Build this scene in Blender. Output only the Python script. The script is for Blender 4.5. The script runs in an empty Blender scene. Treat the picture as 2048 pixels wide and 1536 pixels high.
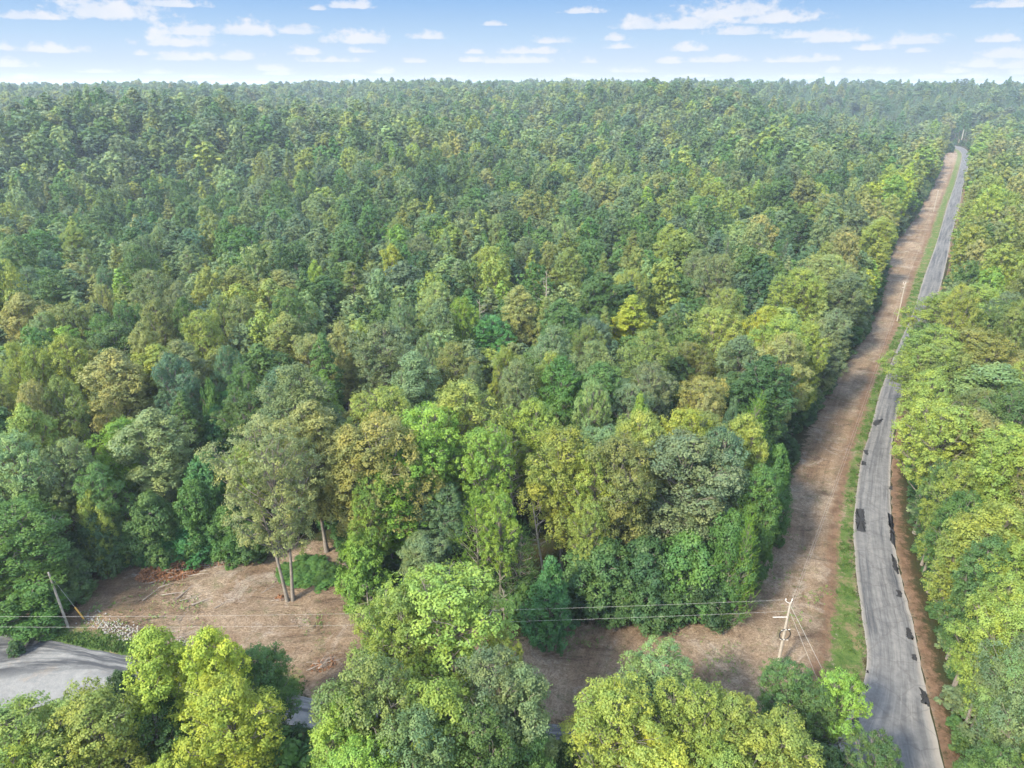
import bpy, math, random
import numpy as np
C = bpy.context.scene
R_ = math.radians
# ------------------------------------------------------------------ camera
CAMZ = 65.0
PITCH = R_(22.9)
FPX = 1422.0            # focal length in pixels of the 2048 px wide photograph
cam = bpy.data.cameras.new('camera'); cam.sensor_width = 36; cam.lens = 25.0
cam.clip_start = 0.5; cam.clip_end = 60000
co = bpy.data.objects.new('camera', cam); C.collection.objects.link(co)
co.location = (0, 0, CAMZ); co.rotation_euler = (math.pi/2 - PITCH, 0, 0)
C.camera = co
# ------------------------------------------------------------------ render settings
C.view_settings.view_transform = 'Standard'; C.view_settings.look = 'None'
C.view_settings.gamma = 1; C.view_settings.exposure = 1.88
cy = C.cycles
cy.max_bounces = 5; cy.diffuse_bounces = 2; cy.transmission_bounces = 3; cy.glossy_bounces = 1
cy.volume_bounces = 0; cy.transparent_max_bounces = 4
cy.caustics_reflective = False; cy.caustics_refractive = False
# ------------------------------------------------------------------ world: nishita sky and fair weather clouds
SUN_EL, SUN_AZ = 38.0, -136.0      # azimuth from +Y, positive to the right
W = bpy.data.worlds.new('World'); C.world = W; W.use_nodes = True
nt = W.node_tree; nt.nodes.clear()
def nn(t, kind, **kw):
    n = t.nodes.new(kind)
    for k, v in kw.items():
        if k == 'inp':
            for a, b in v.items(): n.inputs[a].default_value = b
        else: setattr(n, k, v)
    return n
sky = nn(nt, 'ShaderNodeTexSky'); sky.sky_type = 'NISHITA'; sky.sun_disc = False
sky.sun_elevation = R_(SUN_EL); sky.sun_rotation = R_(SUN_AZ)
sky.air_density = 1.0; sky.dust_density = 0.6; sky.ozone_density = 1.0
tc = nn(nt, 'ShaderNodeTexCoord')
sep = nn(nt, 'ShaderNodeSeparateXYZ'); nt.links.new(tc.outputs['Generated'], sep.inputs[0])
az = nn(nt, 'ShaderNodeMath', operation='ARCTAN2'); nt.links.new(sep.outputs[0], az.inputs[0]); nt.links.new(sep.outputs[1], az.inputs[1])
el = nn(nt, 'ShaderNodeMath', operation='ARCSINE'); nt.links.new(sep.outputs[2], el.inputs[0])
ae = nn(nt, 'ShaderNodeCombineXYZ'); nt.links.new(az.outputs[0], ae.inputs[0]); nt.links.new(el.outputs[0], ae.inputs[1])
# wobble the outline of every cloud with noise that is stretched along the horizon
mp = nn(nt, 'ShaderNodeVectorMath', operation='MULTIPLY', inp={1: (1.0, 1.5, 1)}); nt.links.new(ae.outputs[0], mp.inputs[0])
nz = nn(nt, 'ShaderNodeTexNoise', inp={'Scale': 58, 'Detail': 6, 'Roughness': .6}); nt.links.new(mp.outputs[0], nz.inputs['Vector'])
nzs = nn(nt, 'ShaderNodeMath', operation='MULTIPLY_ADD', inp={1: 2.4, 2: -1.2}); nt.links.new(nz.outputs[0], nzs.inputs[0])
def sky_dir(px, py):
    x = (px-1024)/FPX; y = -(py-768)/FPX
    dy = math.cos(PITCH) + y*math.sin(PITCH); dz = -math.sin(PITCH) + y*math.cos(PITCH)
    return math.atan2(x, dy), math.asin(dz/math.sqrt(x*x+dy*dy+dz*dz))
CL = [(70,27,48,9),(215,10,95,22),(345,3,60,9),(8,90,22,8),(105,94,62,9),(20,125,36,8),(375,56,66,13),(494,54,56,15),(590,58,38,10),(352,78,68,13),(284,105,16,5),(366,110,56,10),(480,109,34,10),
 (195,141,34,4),(315,142,24,5),(45,152,28,5),(545,134,34,7),(557,145,30,5),(610,100,30,9),(725,99,26,6),(660,118,50,6),(714,72,60,14),(633,14,18,6),(704,7,38,9),(858,70,32,8),(827,120,24,5),(765,141,26,6),(950,102,20,5),
 (945,118,26,6),(998,118,34,8),(985,46,22,5),(1165,19,38,7),(1104,78,36,8),(1060,100,60,7),(1048,118,54,8),(1180,120,16,6),(1285,43,44,15),(1375,40,70,15),(1470,16,100,18),(1540,30,85,14),(1480,61,55,8),(1665,70,62,13),(1590,68,40,8),
 (1229,74,22,7),(1374,93,34,9),(1243,91,26,6),(1435,116,56,8),(1340,120,20,7),(1268,138,40,7),(1380,150,40,4),(1150,150,34,4),(1590,118,56,6),(1650,114,26,7),(1828,77,50,10),(1745,92,36,7),(1835,99,22,5),(1666,138,18,7),(1718,138,30,8),(1772,140,28,7),
 (1998,73,34,9),(2030,102,52,11),(1962,124,44,9),(2030,128,26,7),(1912,138,26,7),(2015,4,40,8),(1955,150,34,6),(1860,152,30,5),(2040,142,20,6),(1600,152,40,5),(890,152,40,4),(700,152,50,4),(410,152,40,4)]
PXR = 1.0/FPX
prev = None
for (cx, cyy, w, h) in CL:
    a, e = sky_dir(cx, cyy)
    k = math.cos(math.atan2(cx-1024, FPX))
    sx, sy = 1/(w*PXR*k*1.12), 1/(h*PXR*1.45)
    m1 = nn(nt, 'ShaderNodeVectorMath', operation='MULTIPLY_ADD', inp={1: (sx, sy, 0), 2: (-a*sx, -(e-h*PXR*.60)*sy, 0)})
    nt.links.new(ae.outputs[0], m1.inputs[0])
    m2 = nn(nt, 'ShaderNodeVectorMath', operation='MULTIPLY', inp={1: (-1, -4.0, 1)}); nt.links.new(m1.outputs[0], m2.inputs[0])
    m3 = nn(nt, 'ShaderNodeVectorMath', operation='MAXIMUM'); nt.links.new(m1.outputs[0], m3.inputs[0]); nt.links.new(m2.outputs[0], m3.inputs[1])
    m4 = nn(nt, 'ShaderNodeVectorMath', operation='LENGTH'); nt.links.new(m3.outputs[0], m4.inputs[0])
    if prev is None: prev = m4.outputs['Value']
    else:
        mm = nn(nt, 'ShaderNodeMath', operation='MINIMUM'); nt.links.new(prev, mm.inputs[0]); nt.links.new(m4.outputs['Value'], mm.inputs[1]); prev = mm.outputs[0]
sb = nn(nt, 'ShaderNodeMath', operation='ADD'); nt.links.new(prev, sb.inputs[0]); nt.links.new(nzs.outputs[0], sb.inputs[1])
mr = nn(nt, 'ShaderNodeMapRange', interpolation_type='SMOOTHSTEP', inp={1: 1.12, 2: 0.38, 3: 0.0, 4: .95}); nt.links.new(sb.outputs[0], mr.inputs[0])
nz2 = nn(nt, 'ShaderNodeTexNoise', inp={'Scale': 16, 'Detail': 3}); nt.links.new(mp.outputs[0], nz2.inputs['Vector'])
mr2 = nn(nt, 'ShaderNodeMapRange', inp={1: .35, 2: .65, 3: .70, 4: 1.0}); nt.links.new(nz2.outputs[0], mr2.inputs[0])
ml = nn(nt, 'ShaderNodeMath', operation='MULTIPLY'); nt.links.new(mr.outputs[0], ml.inputs[0]); nt.links.new(mr2.outputs[0], ml.inputs[1])
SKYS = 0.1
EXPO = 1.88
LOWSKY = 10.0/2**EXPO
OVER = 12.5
mixc = nn(nt, 'ShaderNodeMixRGB'); nt.links.new(ml.outputs[0], mixc.inputs[0])
mixc.inputs[2].default_value = (.90*LOWSKY, .92*LOWSKY, .97*LOWSKY, 1)
# thin the blue of the clear sky a little the way high summer moisture does
lowr = nn(nt, 'ShaderNodeMapRange', inp={1: 0.0, 2: 0.20, 3: 0, 4: 1}); nt.links.new(el.outputs[0], lowr.inputs[0])
cr_ = nn(nt, 'ShaderNodeValToRGB'); nt.links.new(lowr.outputs[0], cr_.inputs[0])
e_ = cr_.color_ramp.elements; e_[0].position = 0; e_[0].color = (.78, .80, .92, 1); e_[1].position = 1; e_[1].color = (.15, .34, .74, 1)
for p_, c_ in ((.10, (.68, .79, .93)), (.26, (.52, .71, .93)), (.50, (.30, .53, .88))):
    q_ = e_.new(p_); q_.color = (*c_, 1)
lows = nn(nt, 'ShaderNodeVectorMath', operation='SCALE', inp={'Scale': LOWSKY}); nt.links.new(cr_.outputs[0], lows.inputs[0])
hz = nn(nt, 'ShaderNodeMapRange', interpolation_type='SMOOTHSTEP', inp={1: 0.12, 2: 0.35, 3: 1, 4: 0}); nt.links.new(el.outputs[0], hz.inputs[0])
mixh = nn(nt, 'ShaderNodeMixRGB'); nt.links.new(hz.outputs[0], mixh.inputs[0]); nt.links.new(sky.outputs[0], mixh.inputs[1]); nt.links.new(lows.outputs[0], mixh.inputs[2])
# unseen bright broken cloud overhead, added to raise the ambient light
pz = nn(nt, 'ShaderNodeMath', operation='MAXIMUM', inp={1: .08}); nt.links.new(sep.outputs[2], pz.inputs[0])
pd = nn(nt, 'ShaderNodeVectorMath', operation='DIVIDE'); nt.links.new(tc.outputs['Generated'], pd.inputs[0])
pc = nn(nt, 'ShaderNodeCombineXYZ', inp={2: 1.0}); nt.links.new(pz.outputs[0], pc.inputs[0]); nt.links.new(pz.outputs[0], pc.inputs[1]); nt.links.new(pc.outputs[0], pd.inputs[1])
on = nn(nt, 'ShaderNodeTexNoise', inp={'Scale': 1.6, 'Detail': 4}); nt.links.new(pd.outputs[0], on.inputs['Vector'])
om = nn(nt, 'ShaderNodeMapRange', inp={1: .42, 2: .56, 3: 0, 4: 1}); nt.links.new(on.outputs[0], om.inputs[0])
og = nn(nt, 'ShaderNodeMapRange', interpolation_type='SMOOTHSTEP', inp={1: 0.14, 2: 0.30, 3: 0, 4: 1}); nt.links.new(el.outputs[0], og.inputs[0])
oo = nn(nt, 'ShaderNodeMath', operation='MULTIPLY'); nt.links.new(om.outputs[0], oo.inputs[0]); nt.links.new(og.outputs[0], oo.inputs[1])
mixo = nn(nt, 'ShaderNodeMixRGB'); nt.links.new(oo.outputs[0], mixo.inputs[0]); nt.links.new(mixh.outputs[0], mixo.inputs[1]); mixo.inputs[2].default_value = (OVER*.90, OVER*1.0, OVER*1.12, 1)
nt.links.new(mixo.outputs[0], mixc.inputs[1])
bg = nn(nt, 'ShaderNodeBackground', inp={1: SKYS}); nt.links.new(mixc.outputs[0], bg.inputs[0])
wo = nn(nt, 'ShaderNodeOutputWorld'); nt.links.new(bg.outputs[0], wo.inputs[0])
W.cycles.sampling_method = 'MANUAL'; W.cycles.sample_map_resolution = 512
# ------------------------------------------------------------------ sun
sl = bpy.data.lights.new('sun', 'SUN'); sl.energy = 3.3; sl.angle = R_(8); sl.color = (1.0, .84, .60)
so = bpy.data.objects.new('sun', sl); C.collection.objects.link(so)
so.rotation_euler = (R_(90-SUN_EL), 0, R_(180-SUN_AZ)); so.location = (-80, -30, 120)

# ================================================================== helpers
def tag(o, label=None, cat=None, group=None, kind=None):
    if label: o['label'] = label
    if cat: o['category'] = cat
    if group: o['group'] = group
    if kind: o['kind'] = kind
    return o
def link(o, parent=None):
    C.collection.objects.link(o)
    if parent: o.parent = parent
    return o
def mesh_np(name, V, F, mats=(), mi=None, smooth=False, attrs=None):
    """V (n,3); F (m,k) constant k, or list of arrays"""
    Fs = F if isinstance(F, list) else [F]
    Fs = [np.asarray(f, dtype=np.int32) for f in Fs if len(f)]
    me = bpy.data.meshes.new(name)
    nl = sum(f.size for f in Fs); npoly = sum(len(f) for f in Fs)
    me.vertices.add(len(V)); me.vertices.foreach_set('co', np.ascontiguousarray(V, dtype=np.float32).ravel())
    me.loops.add(nl); me.loops.foreach_set('vertex_index', np.concatenate([f.ravel() for f in Fs]))
    me.polygons.add(npoly)
    ls, off = [], 0
    for f in Fs:
        ls.append(off + np.arange(len(f))*f.shape[1]); off += f.size
    me.polygons.foreach_set('loop_start', np.concatenate(ls).astype(np.int32))
    if smooth: me.polygons.foreach_set('use_smooth', np.ones(npoly, dtype=bool))
    for m in mats: me.materials.append(m)
    if mi is not None: me.polygons.foreach_set('material_index', np.asarray(mi, dtype=np.int32))
    for nm, (dom, typ, data) in (attrs or {}).items():
        a = me.attributes.new(nm, typ, dom)
        a.data.foreach_set({'FLOAT': 'value', 'FLOAT_COLOR': 'color', 'FLOAT_VECTOR': 'vector', 'INT': 'value', 'FLOAT2': 'vector'}[typ], np.ascontiguousarray(data).ravel())
    me.update(); me.validate()
    return me
def tube(pts, rad, n=6, cap=True):
    """tapered tube through points -> V, F"""
    pts = np.asarray(pts, float); rad = np.broadcast_to(np.asarray(rad, float), (len(pts),))
    V = []
    d = np.gradient(pts, axis=0); d /= np.linalg.norm(d, axis=1)[:, None]+1e-9
    ref = np.array([0, 0, 1.]) if abs(d[0][2]) < .8 else np.array([1., 0, 0])
    for p, t, r in zip(pts, d, rad):
        a = np.cross(t, ref); a /= np.linalg.norm(a)+1e-9; b = np.cross(t, a)
        for k in range(n):
            th = 2*math.pi*k/n
            V.append(p + r*(math.cos(th)*a + math.sin(th)*b))
    F = []
    for i in range(len(pts)-1):
        for k in range(n):
            k2 = (k+1) % n
            F.append((i*n+k, i*n+k2, (i+1)*n+k2, (i+1)*n+k))
    return np.array(V), np.array(F)
class MB:
    def __init__(s): s.V = []; s.F = []; s.n = 0
    def add(s, V, F):
        s.V.append(V); s.F.append(np.asarray(F)+s.n); s.n += len(V); return s
    def tube(s, pts, rad, n=6):
        return s.add(*tube(pts, rad, n))
    def box(s, c, d, rot=0.0):
        c = np.array(c, float); d = np.array(d, float)/2
        v = np.array([(x, y, z) for x in (-1, 1) for y in (-1, 1) for z in (-1, 1)], float)*d
        cs, sn = math.cos(rot), math.sin(rot)
        v = np.stack([v[:, 0]*cs-v[:, 1]*sn, v[:, 0]*sn+v[:, 1]*cs, v[:, 2]], 1)+c
        return s.add(v, [(0, 1, 3, 2), (4, 6, 7, 5), (0, 4, 5, 1), (2, 3, 7, 6), (0, 2, 6, 4), (1, 5, 7, 3)])
    def build(s, name, mat, parent=None, smooth=True):
        me = mesh_np(name, np.concatenate(s.V), np.concatenate(s.F), [mat], smooth=smooth)
        return link(bpy.data.objects.new(name, me), parent)
# ------------------------------------------------------------------ terrain
def sstep(x, a, b):
    t = np.clip((x-a)/(b-a), 0, 1); return t*t*(3-2*t)
def ground_z(x, y):
    x = np.asarray(x, float); y = np.asarray(y, float)
    r = np.hypot(x, y); a = np.degrees(np.arctan2(x, y))
    L = np.interp(r, [0, 270, 400, 520, 700, 860, 1100, 1350, 1700, 2300, 3200, 7000], [0, 0, 7, 14, 18, 26, 32, 42, 40, 33, 24, 10])
    Lr = np.interp(r, [0, 1015, 1060, 1140, 1250, 1400, 1650, 2300, 7000], [0, 0, 6, 20, 32, 44, 42, 30, 10])
    w = sstep(a, 17, 27.5)
    z = L*(1-w) + Lr*w
    A = sstep(r, 240, 520)*(1-w*sstep(r, 1400, 1060))
    A = A*(1.9-1.3*sstep(r, 800, 1200))
    z = z + A*(3.2*np.sin(x/71+y/133+.7) + 3.0*np.sin(y/88-x/210) + 2.4*np.sin(x/39+1.3+y/300) + 3.0*np.sin(r/62+np.sin(x/150)))
    z = z - 9*np.exp(-((x+175)/110)**2-((y-330)/75)**2)
    z = z - 4*sstep(r, 900, 1300)*sstep(-a, 2, 20)            # the left horizon lies lower
    return z
def ray(px, py):
    x = (px-1024)/FPX; y = -(py-768)/FPX
    return np.array([x, math.cos(PITCH)+y*math.sin(PITCH), -math.sin(PITCH)+y*math.cos(PITCH)])
def at(px, py, h=0.0):
    """world point seen at a photo pixel, h metres above the ground"""
    d = ray(px, py); z = h
    for _ in range(12):
        t = (z-CAMZ)/d[2] if d[2] < -1e-4 else 3000
        t = min(t, 4000)
        g = float(ground_z(d[0]*t, d[1]*t))
        z = z*.4 + (g+h)*.6
    t = (z-CAMZ)/d[2]
    return np.array([d[0]*t, d[1]*t, z])
def poly_px(L): return np.array([at(*p)[:2] for p in L])
def resample(P, step):
    P = np.asarray(P); s = np.concatenate([[0], np.cumsum(np.linalg.norm(np.diff(P, axis=0), axis=1))])
    t = np.arange(0, s[-1], step)
    return np.stack([np.interp(t, s, P[:, i]) for i in range(P.shape[1])], 1)
def smooth_line(P, it=2):
    P = np.asarray(P, float)
    for _ in range(it):
        Q = [P[0]]
        for a, b in zip(P[:-1], P[1:]): Q += [a*.75+b*.25, a*.25+b*.75]
        Q.append(P[-1]); P = np.array(Q)
    return P
def dist_line(X, Y, P, closed=False):
    d = np.full(np.shape(X), 1e9)
    Q = list(zip(P[:-1], P[1:])) + ([(P[-1], P[0])] if closed else [])
    for a, b in Q:
        ab = b-a; L = ab@ab+1e-9
        t = np.clip(((X-a[0])*ab[0]+(Y-a[1])*ab[1])/L, 0, 1)
        d = np.minimum(d, np.hypot(X-a[0]-t*ab[0], Y-a[1]-t*ab[1]))
    return d
def inside(X, Y, P):
    c = np.zeros(np.shape(X), bool); n = len(P)
    for i in range(n):
        x1, y1 = P[i]; x2, y2 = P[(i+1) % n]
        if y1 == y2: continue
        m = ((y1 > Y) != (y2 > Y)) & (X < (x2-x1)*(Y-y1)/(y2-y1)+x1)
        c ^= m
    return c
def sdist(X, Y, P):      # positive inside
    return np.where(inside(X, Y, P), 1, -1)*dist_line(X, Y, P, True)
# ------------------------------------------------------------------ layout read off the photograph, as ground positions
RL = [(1870,292),(1902,294),(1916,299),(1924,307),(1923,320),(1916,346),(1910,367),(1899,398),(1889,429),(1879,466),(1866,507),(1848,552),(1829,619),(1790,706),(1757,790),(1742,859),(1721,919),(1712,988),(1707,1034),(1706,1066),(1711,1140),(1720,1209),(1728,1262),(1734,1304),(1732,1350),(1722,1392),(1702,1425),(1672,1462)]
RR = [(1880,288),(1915,292),(1930,297),(1936,304),(1938,315),(1936,338),(1926,369),(1920,408),(1911,440),(1902,475),(1894,520),(1884,565),(1868,608),(1836,700),(1798,807),(1788,859),(1781,919),(1780,988),(1782,1034),(1788,1087),(1804,1167),(1825,1244),(1845,1349),(1863,1436),(1887,1536),(1925,1700)]
RLw = smooth_line(poly_px(RL)); RRw = smooth_line(poly_px(RR))
SRT = [(1672,1462),(1500,1452),(1300,1455),(1100,1450),(900,1432),(645,1401),(572,1385),(450,1355),(366,1335),(244,1309),(195,1300),(140,1290),(84,1276),(0,1269),(-160,1262),(-420,1256)]
SRB = [(1700,1720),(1600,1580),(1450,1540),(1250,1530),(1000,1515),(800,1490),(621,1457),(480,1430),(350,1400),(280,1385),(216,1382),(136,1401),(52,1420),(0,1436),(-200,1480),(-520,1560)]
SRTw = smooth_line(poly_px(SRT)); SRBw = smooth_line(poly_px(SRB))
ROADP = np.concatenate([RLw, RRw[::-1]]); SIDEP = np.concatenate([SRTw, SRBw[::-1]])
CLEAR = [(-420,1225),(-160,1232),(0,1240),(150,1235),(165,1180),(205,1128),(290,1122),(420,1112),(530,1098),(640,1075),(690,1110),(730,1170),(800,1235),(1000,1275),(1060,1285),(1170,1240),(1300,1230),(1478,1215),(1500,1130),(1560,1005),(1605,895),(1645,800),(1725,680),(1768,595),(1778,505),(1832,432),(1876,352),(1890,298)]
CLW = np.concatenate([smooth_line(poly_px(CLEAR), 1), RLw, SRTw])
GX = np.arange(-140, 440, 1.0); GY = np.arange(18, 840, 1.0)
_gx, _gy = np.meshgrid(GX, GY); SDG = sdist(_gx, _gy, CLW)
def _part(P, a, b): return P[(P[:, 1] >= a) & (P[:, 1] < b)]
RLs, RRs = resample(RLw, 1.0), resample(RRw, 1.0)
VIS = np.concatenate([_part(RLs, 0, 138), (_part(RRs, 0, 138)+np.array([.6, 0]))[::-1]])[::1]
VIS2 = np.concatenate([_part(RLs, 212, 640), (_part(RRs, 212, 640)-np.array([1.5, 0]))[::-1]])
VIS = VIS[::3]; VIS2 = VIS2[::6]
SDV = np.maximum(sdist(_gx, _gy, VIS), sdist(_gx, _gy, VIS2))
def look(G, x, y):
    i = np.clip(x-GX[0], 0, len(GX)-1.001); j = np.clip(y-GY[0], 0, len(GY)-1.001); a = i.astype(int); b = j.astype(int); u = i-a; v = j-b
    return G[b, a]*(1-u)*(1-v)+G[b, a+1]*u*(1-v)+G[b+1, a]*(1-u)*v+G[b+1, a+1]*u*v

# ------------------------------------------------------------------ materials
def mat(name):
    m = bpy.data.materials.new(name); m.use_nodes = True; t = m.node_tree; t.nodes.clear()
    o = t.nodes.new('ShaderNodeOutputMaterial'); return m, t, o
def simple(name, col, rough=.8, var=.25, scale=3.0, spec=.2, bump=0.0):
    m, t, o = mat(name)
    p = nn(t, 'ShaderNodeBsdfPrincipled', inp={'Roughness': rough, 'Specular IOR Level': spec})
    g = nn(t, 'ShaderNodeNewGeometry')
    n = nn(t, 'ShaderNodeTexNoise', inp={'Scale': scale, 'Detail': 5, 'Roughness': .65}); t.links.new(g.outputs['Position'], n.inputs['Vector'])
    r = nn(t, 'ShaderNodeMapRange', inp={1: .3, 2: .7, 3: 1-var, 4: 1+var}); t.links.new(n.outputs[0], r.inputs[0])
    v = nn(t, 'ShaderNodeVectorMath', operation='SCALE', inp={0: col}); t.links.new(r.outputs[0], v.inputs['Scale'])
    t.links.new(v.outputs[0], p.inputs['Base Color'])
    if bump:
        b = nn(t, 'ShaderNodeBump', inp={'Strength': bump, 'Distance': .1}); t.links.new(n.outputs[0], b.inputs['Height']); t.links.new(b.outputs[0], p.inputs['Normal'])
    t.links.new(p.outputs[0], o.inputs[0]); return m
def gnoise(t, vec, scale, detail=5, rough=.6, lo=.35, hi=.65, a=0., b=1., stretch=None, rot=0, dist=0.):
    if stretch:
        mpn = nn(t, 'ShaderNodeMapping', inp={'Rotation': (0, 0, rot), 'Scale': stretch}); t.links.new(vec, mpn.inputs[0]); vec = mpn.outputs[0]
    n = nn(t, 'ShaderNodeTexNoise', inp={'Scale': scale, 'Detail': detail, 'Roughness': rough, 'Distortion': dist}); t.links.new(vec, n.inputs['Vector'])
    r = nn(t, 'ShaderNodeMapRange', inp={1: lo, 2: hi, 3: a, 4: b}); t.links.new(n.outputs[0], r.inputs[0]); return r.outputs[0]
def leaf_material():
    m, t, o = mat('foliage')
    a = nn(t, 'ShaderNodeAttribute', attribute_type='INSTANCER', attribute_name='tint')
    v = nn(t, 'ShaderNodeAttribute', attribute_type='GEOMETRY', attribute_name='vary')
    r = nn(t, 'ShaderNodeMapRange', inp={1: 0, 2: 1, 3: .62, 4: 1.42}); t.links.new(v.outputs['Fac'], r.inputs[0])
    s = nn(t, 'ShaderNodeVectorMath', operation='SCALE'); t.links.new(a.outputs['Color'], s.inputs[0]); t.links.new(r.outputs[0], s.inputs['Scale'])
    # the lighter sprays of a crown lean to yellow, the darker to blue green
    r2 = nn(t, 'ShaderNodeMapRange', inp={1: 0, 2: 1, 3: .86, 4: 1.16}); t.links.new(v.outputs['Fac'], r2.inputs[0])
    c = nn(t, 'ShaderNodeCombineXYZ', inp={1: 1.0, 2: .95}); t.links.new(r2.outputs[0], c.inputs[0])
    s2 = nn(t, 'ShaderNodeVectorMath', operation='MULTIPLY'); t.links.new(s.outputs[0], s2.inputs[0]); t.links.new(c.outputs[0], s2.inputs[1])
    tcn = nn(t, 'ShaderNodeTexCoord'); gq = gnoise(t, tcn.outputs['Object'], .33, 3, .6, .38, .62)
    warm = nn(t, 'ShaderNodeVectorMath', operation='MULTIPLY', inp={1: (1.12, 1.05, .85)}); t.links.new(s2.outputs[0], warm.inputs[0])
    cool = nn(t, 'ShaderNodeVectorMath', operation='MULTIPLY', inp={1: (.84, .95, 1.08)}); t.links.new(s2.outputs[0], cool.inputs[0])
    mxw = nn(t, 'ShaderNodeMixRGB'); t.links.new(gq, mxw.inputs[0]); t.links.new(cool.outputs[0], mxw.inputs[1]); t.links.new(warm.outputs[0], mxw.inputs[2]); s2 = mxw
    d = nn(t, 'ShaderNodeBsdfPrincipled', inp={'Roughness': .55, 'Specular IOR Level': .25}); t.links.new(s2.outputs[0], d.inputs['Base Color'])
    tr = nn(t, 'ShaderNodeBsdfTranslucent')
    s3 = nn(t, 'ShaderNodeVectorMath', operation='MULTIPLY', inp={1: (1.25, 1.2, .6)}); t.links.new(s2.outputs[0], s3.inputs[0]); t.links.new(s3.outputs[0], tr.inputs[0])
    mx = nn(t, 'ShaderNodeMixShader', inp={0: .35}); t.links.new(d.outputs[0], mx.inputs[1]); t.links.new(tr.outputs[0], mx.inputs[2])
    t.links.new(mx.outputs[0], o.inputs[0]); return m
M_LEAF = leaf_material()
M_BARK = simple('bark', (.155, .145, .135), .9, .35, 2.2, .1)
M_DEAD = simple('dead wood', (.23, .21, .195), .9, .25, 2.0, .1)
M_POLE = simple('weathered pole wood', (.27, .255, .235), .85, .2, 3.0, .1)
M_METAL = simple('galvanised steel', (.5, .52, .54), .45, .1, 5.0, .5)
M_WIRE = simple('aluminium wire', (.36, .37, .38), .5, .05, 5.0, .4)
M_BLACK = simple('black cable', (.03, .03, .032), .5, .05, 5.0, .3)
M_YEL = simple('yellow plastic', (.75, .42, .02), .5, .08, 5.0, .3)
M_STONE = simple('white limestone', (.25, .25, .245), .9, .2, 6.0, .1)
M_BRUSH = simple('withered leaves', (.20, .105, .06), .9, .5, 3.0, .05)
M_GRASS = simple('grass', (.055, .108, .028), .8, .4, .6, .1)
M_WEED = simple('weeds', (.12, .19, .06), .8, .4, .7, .1)

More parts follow.
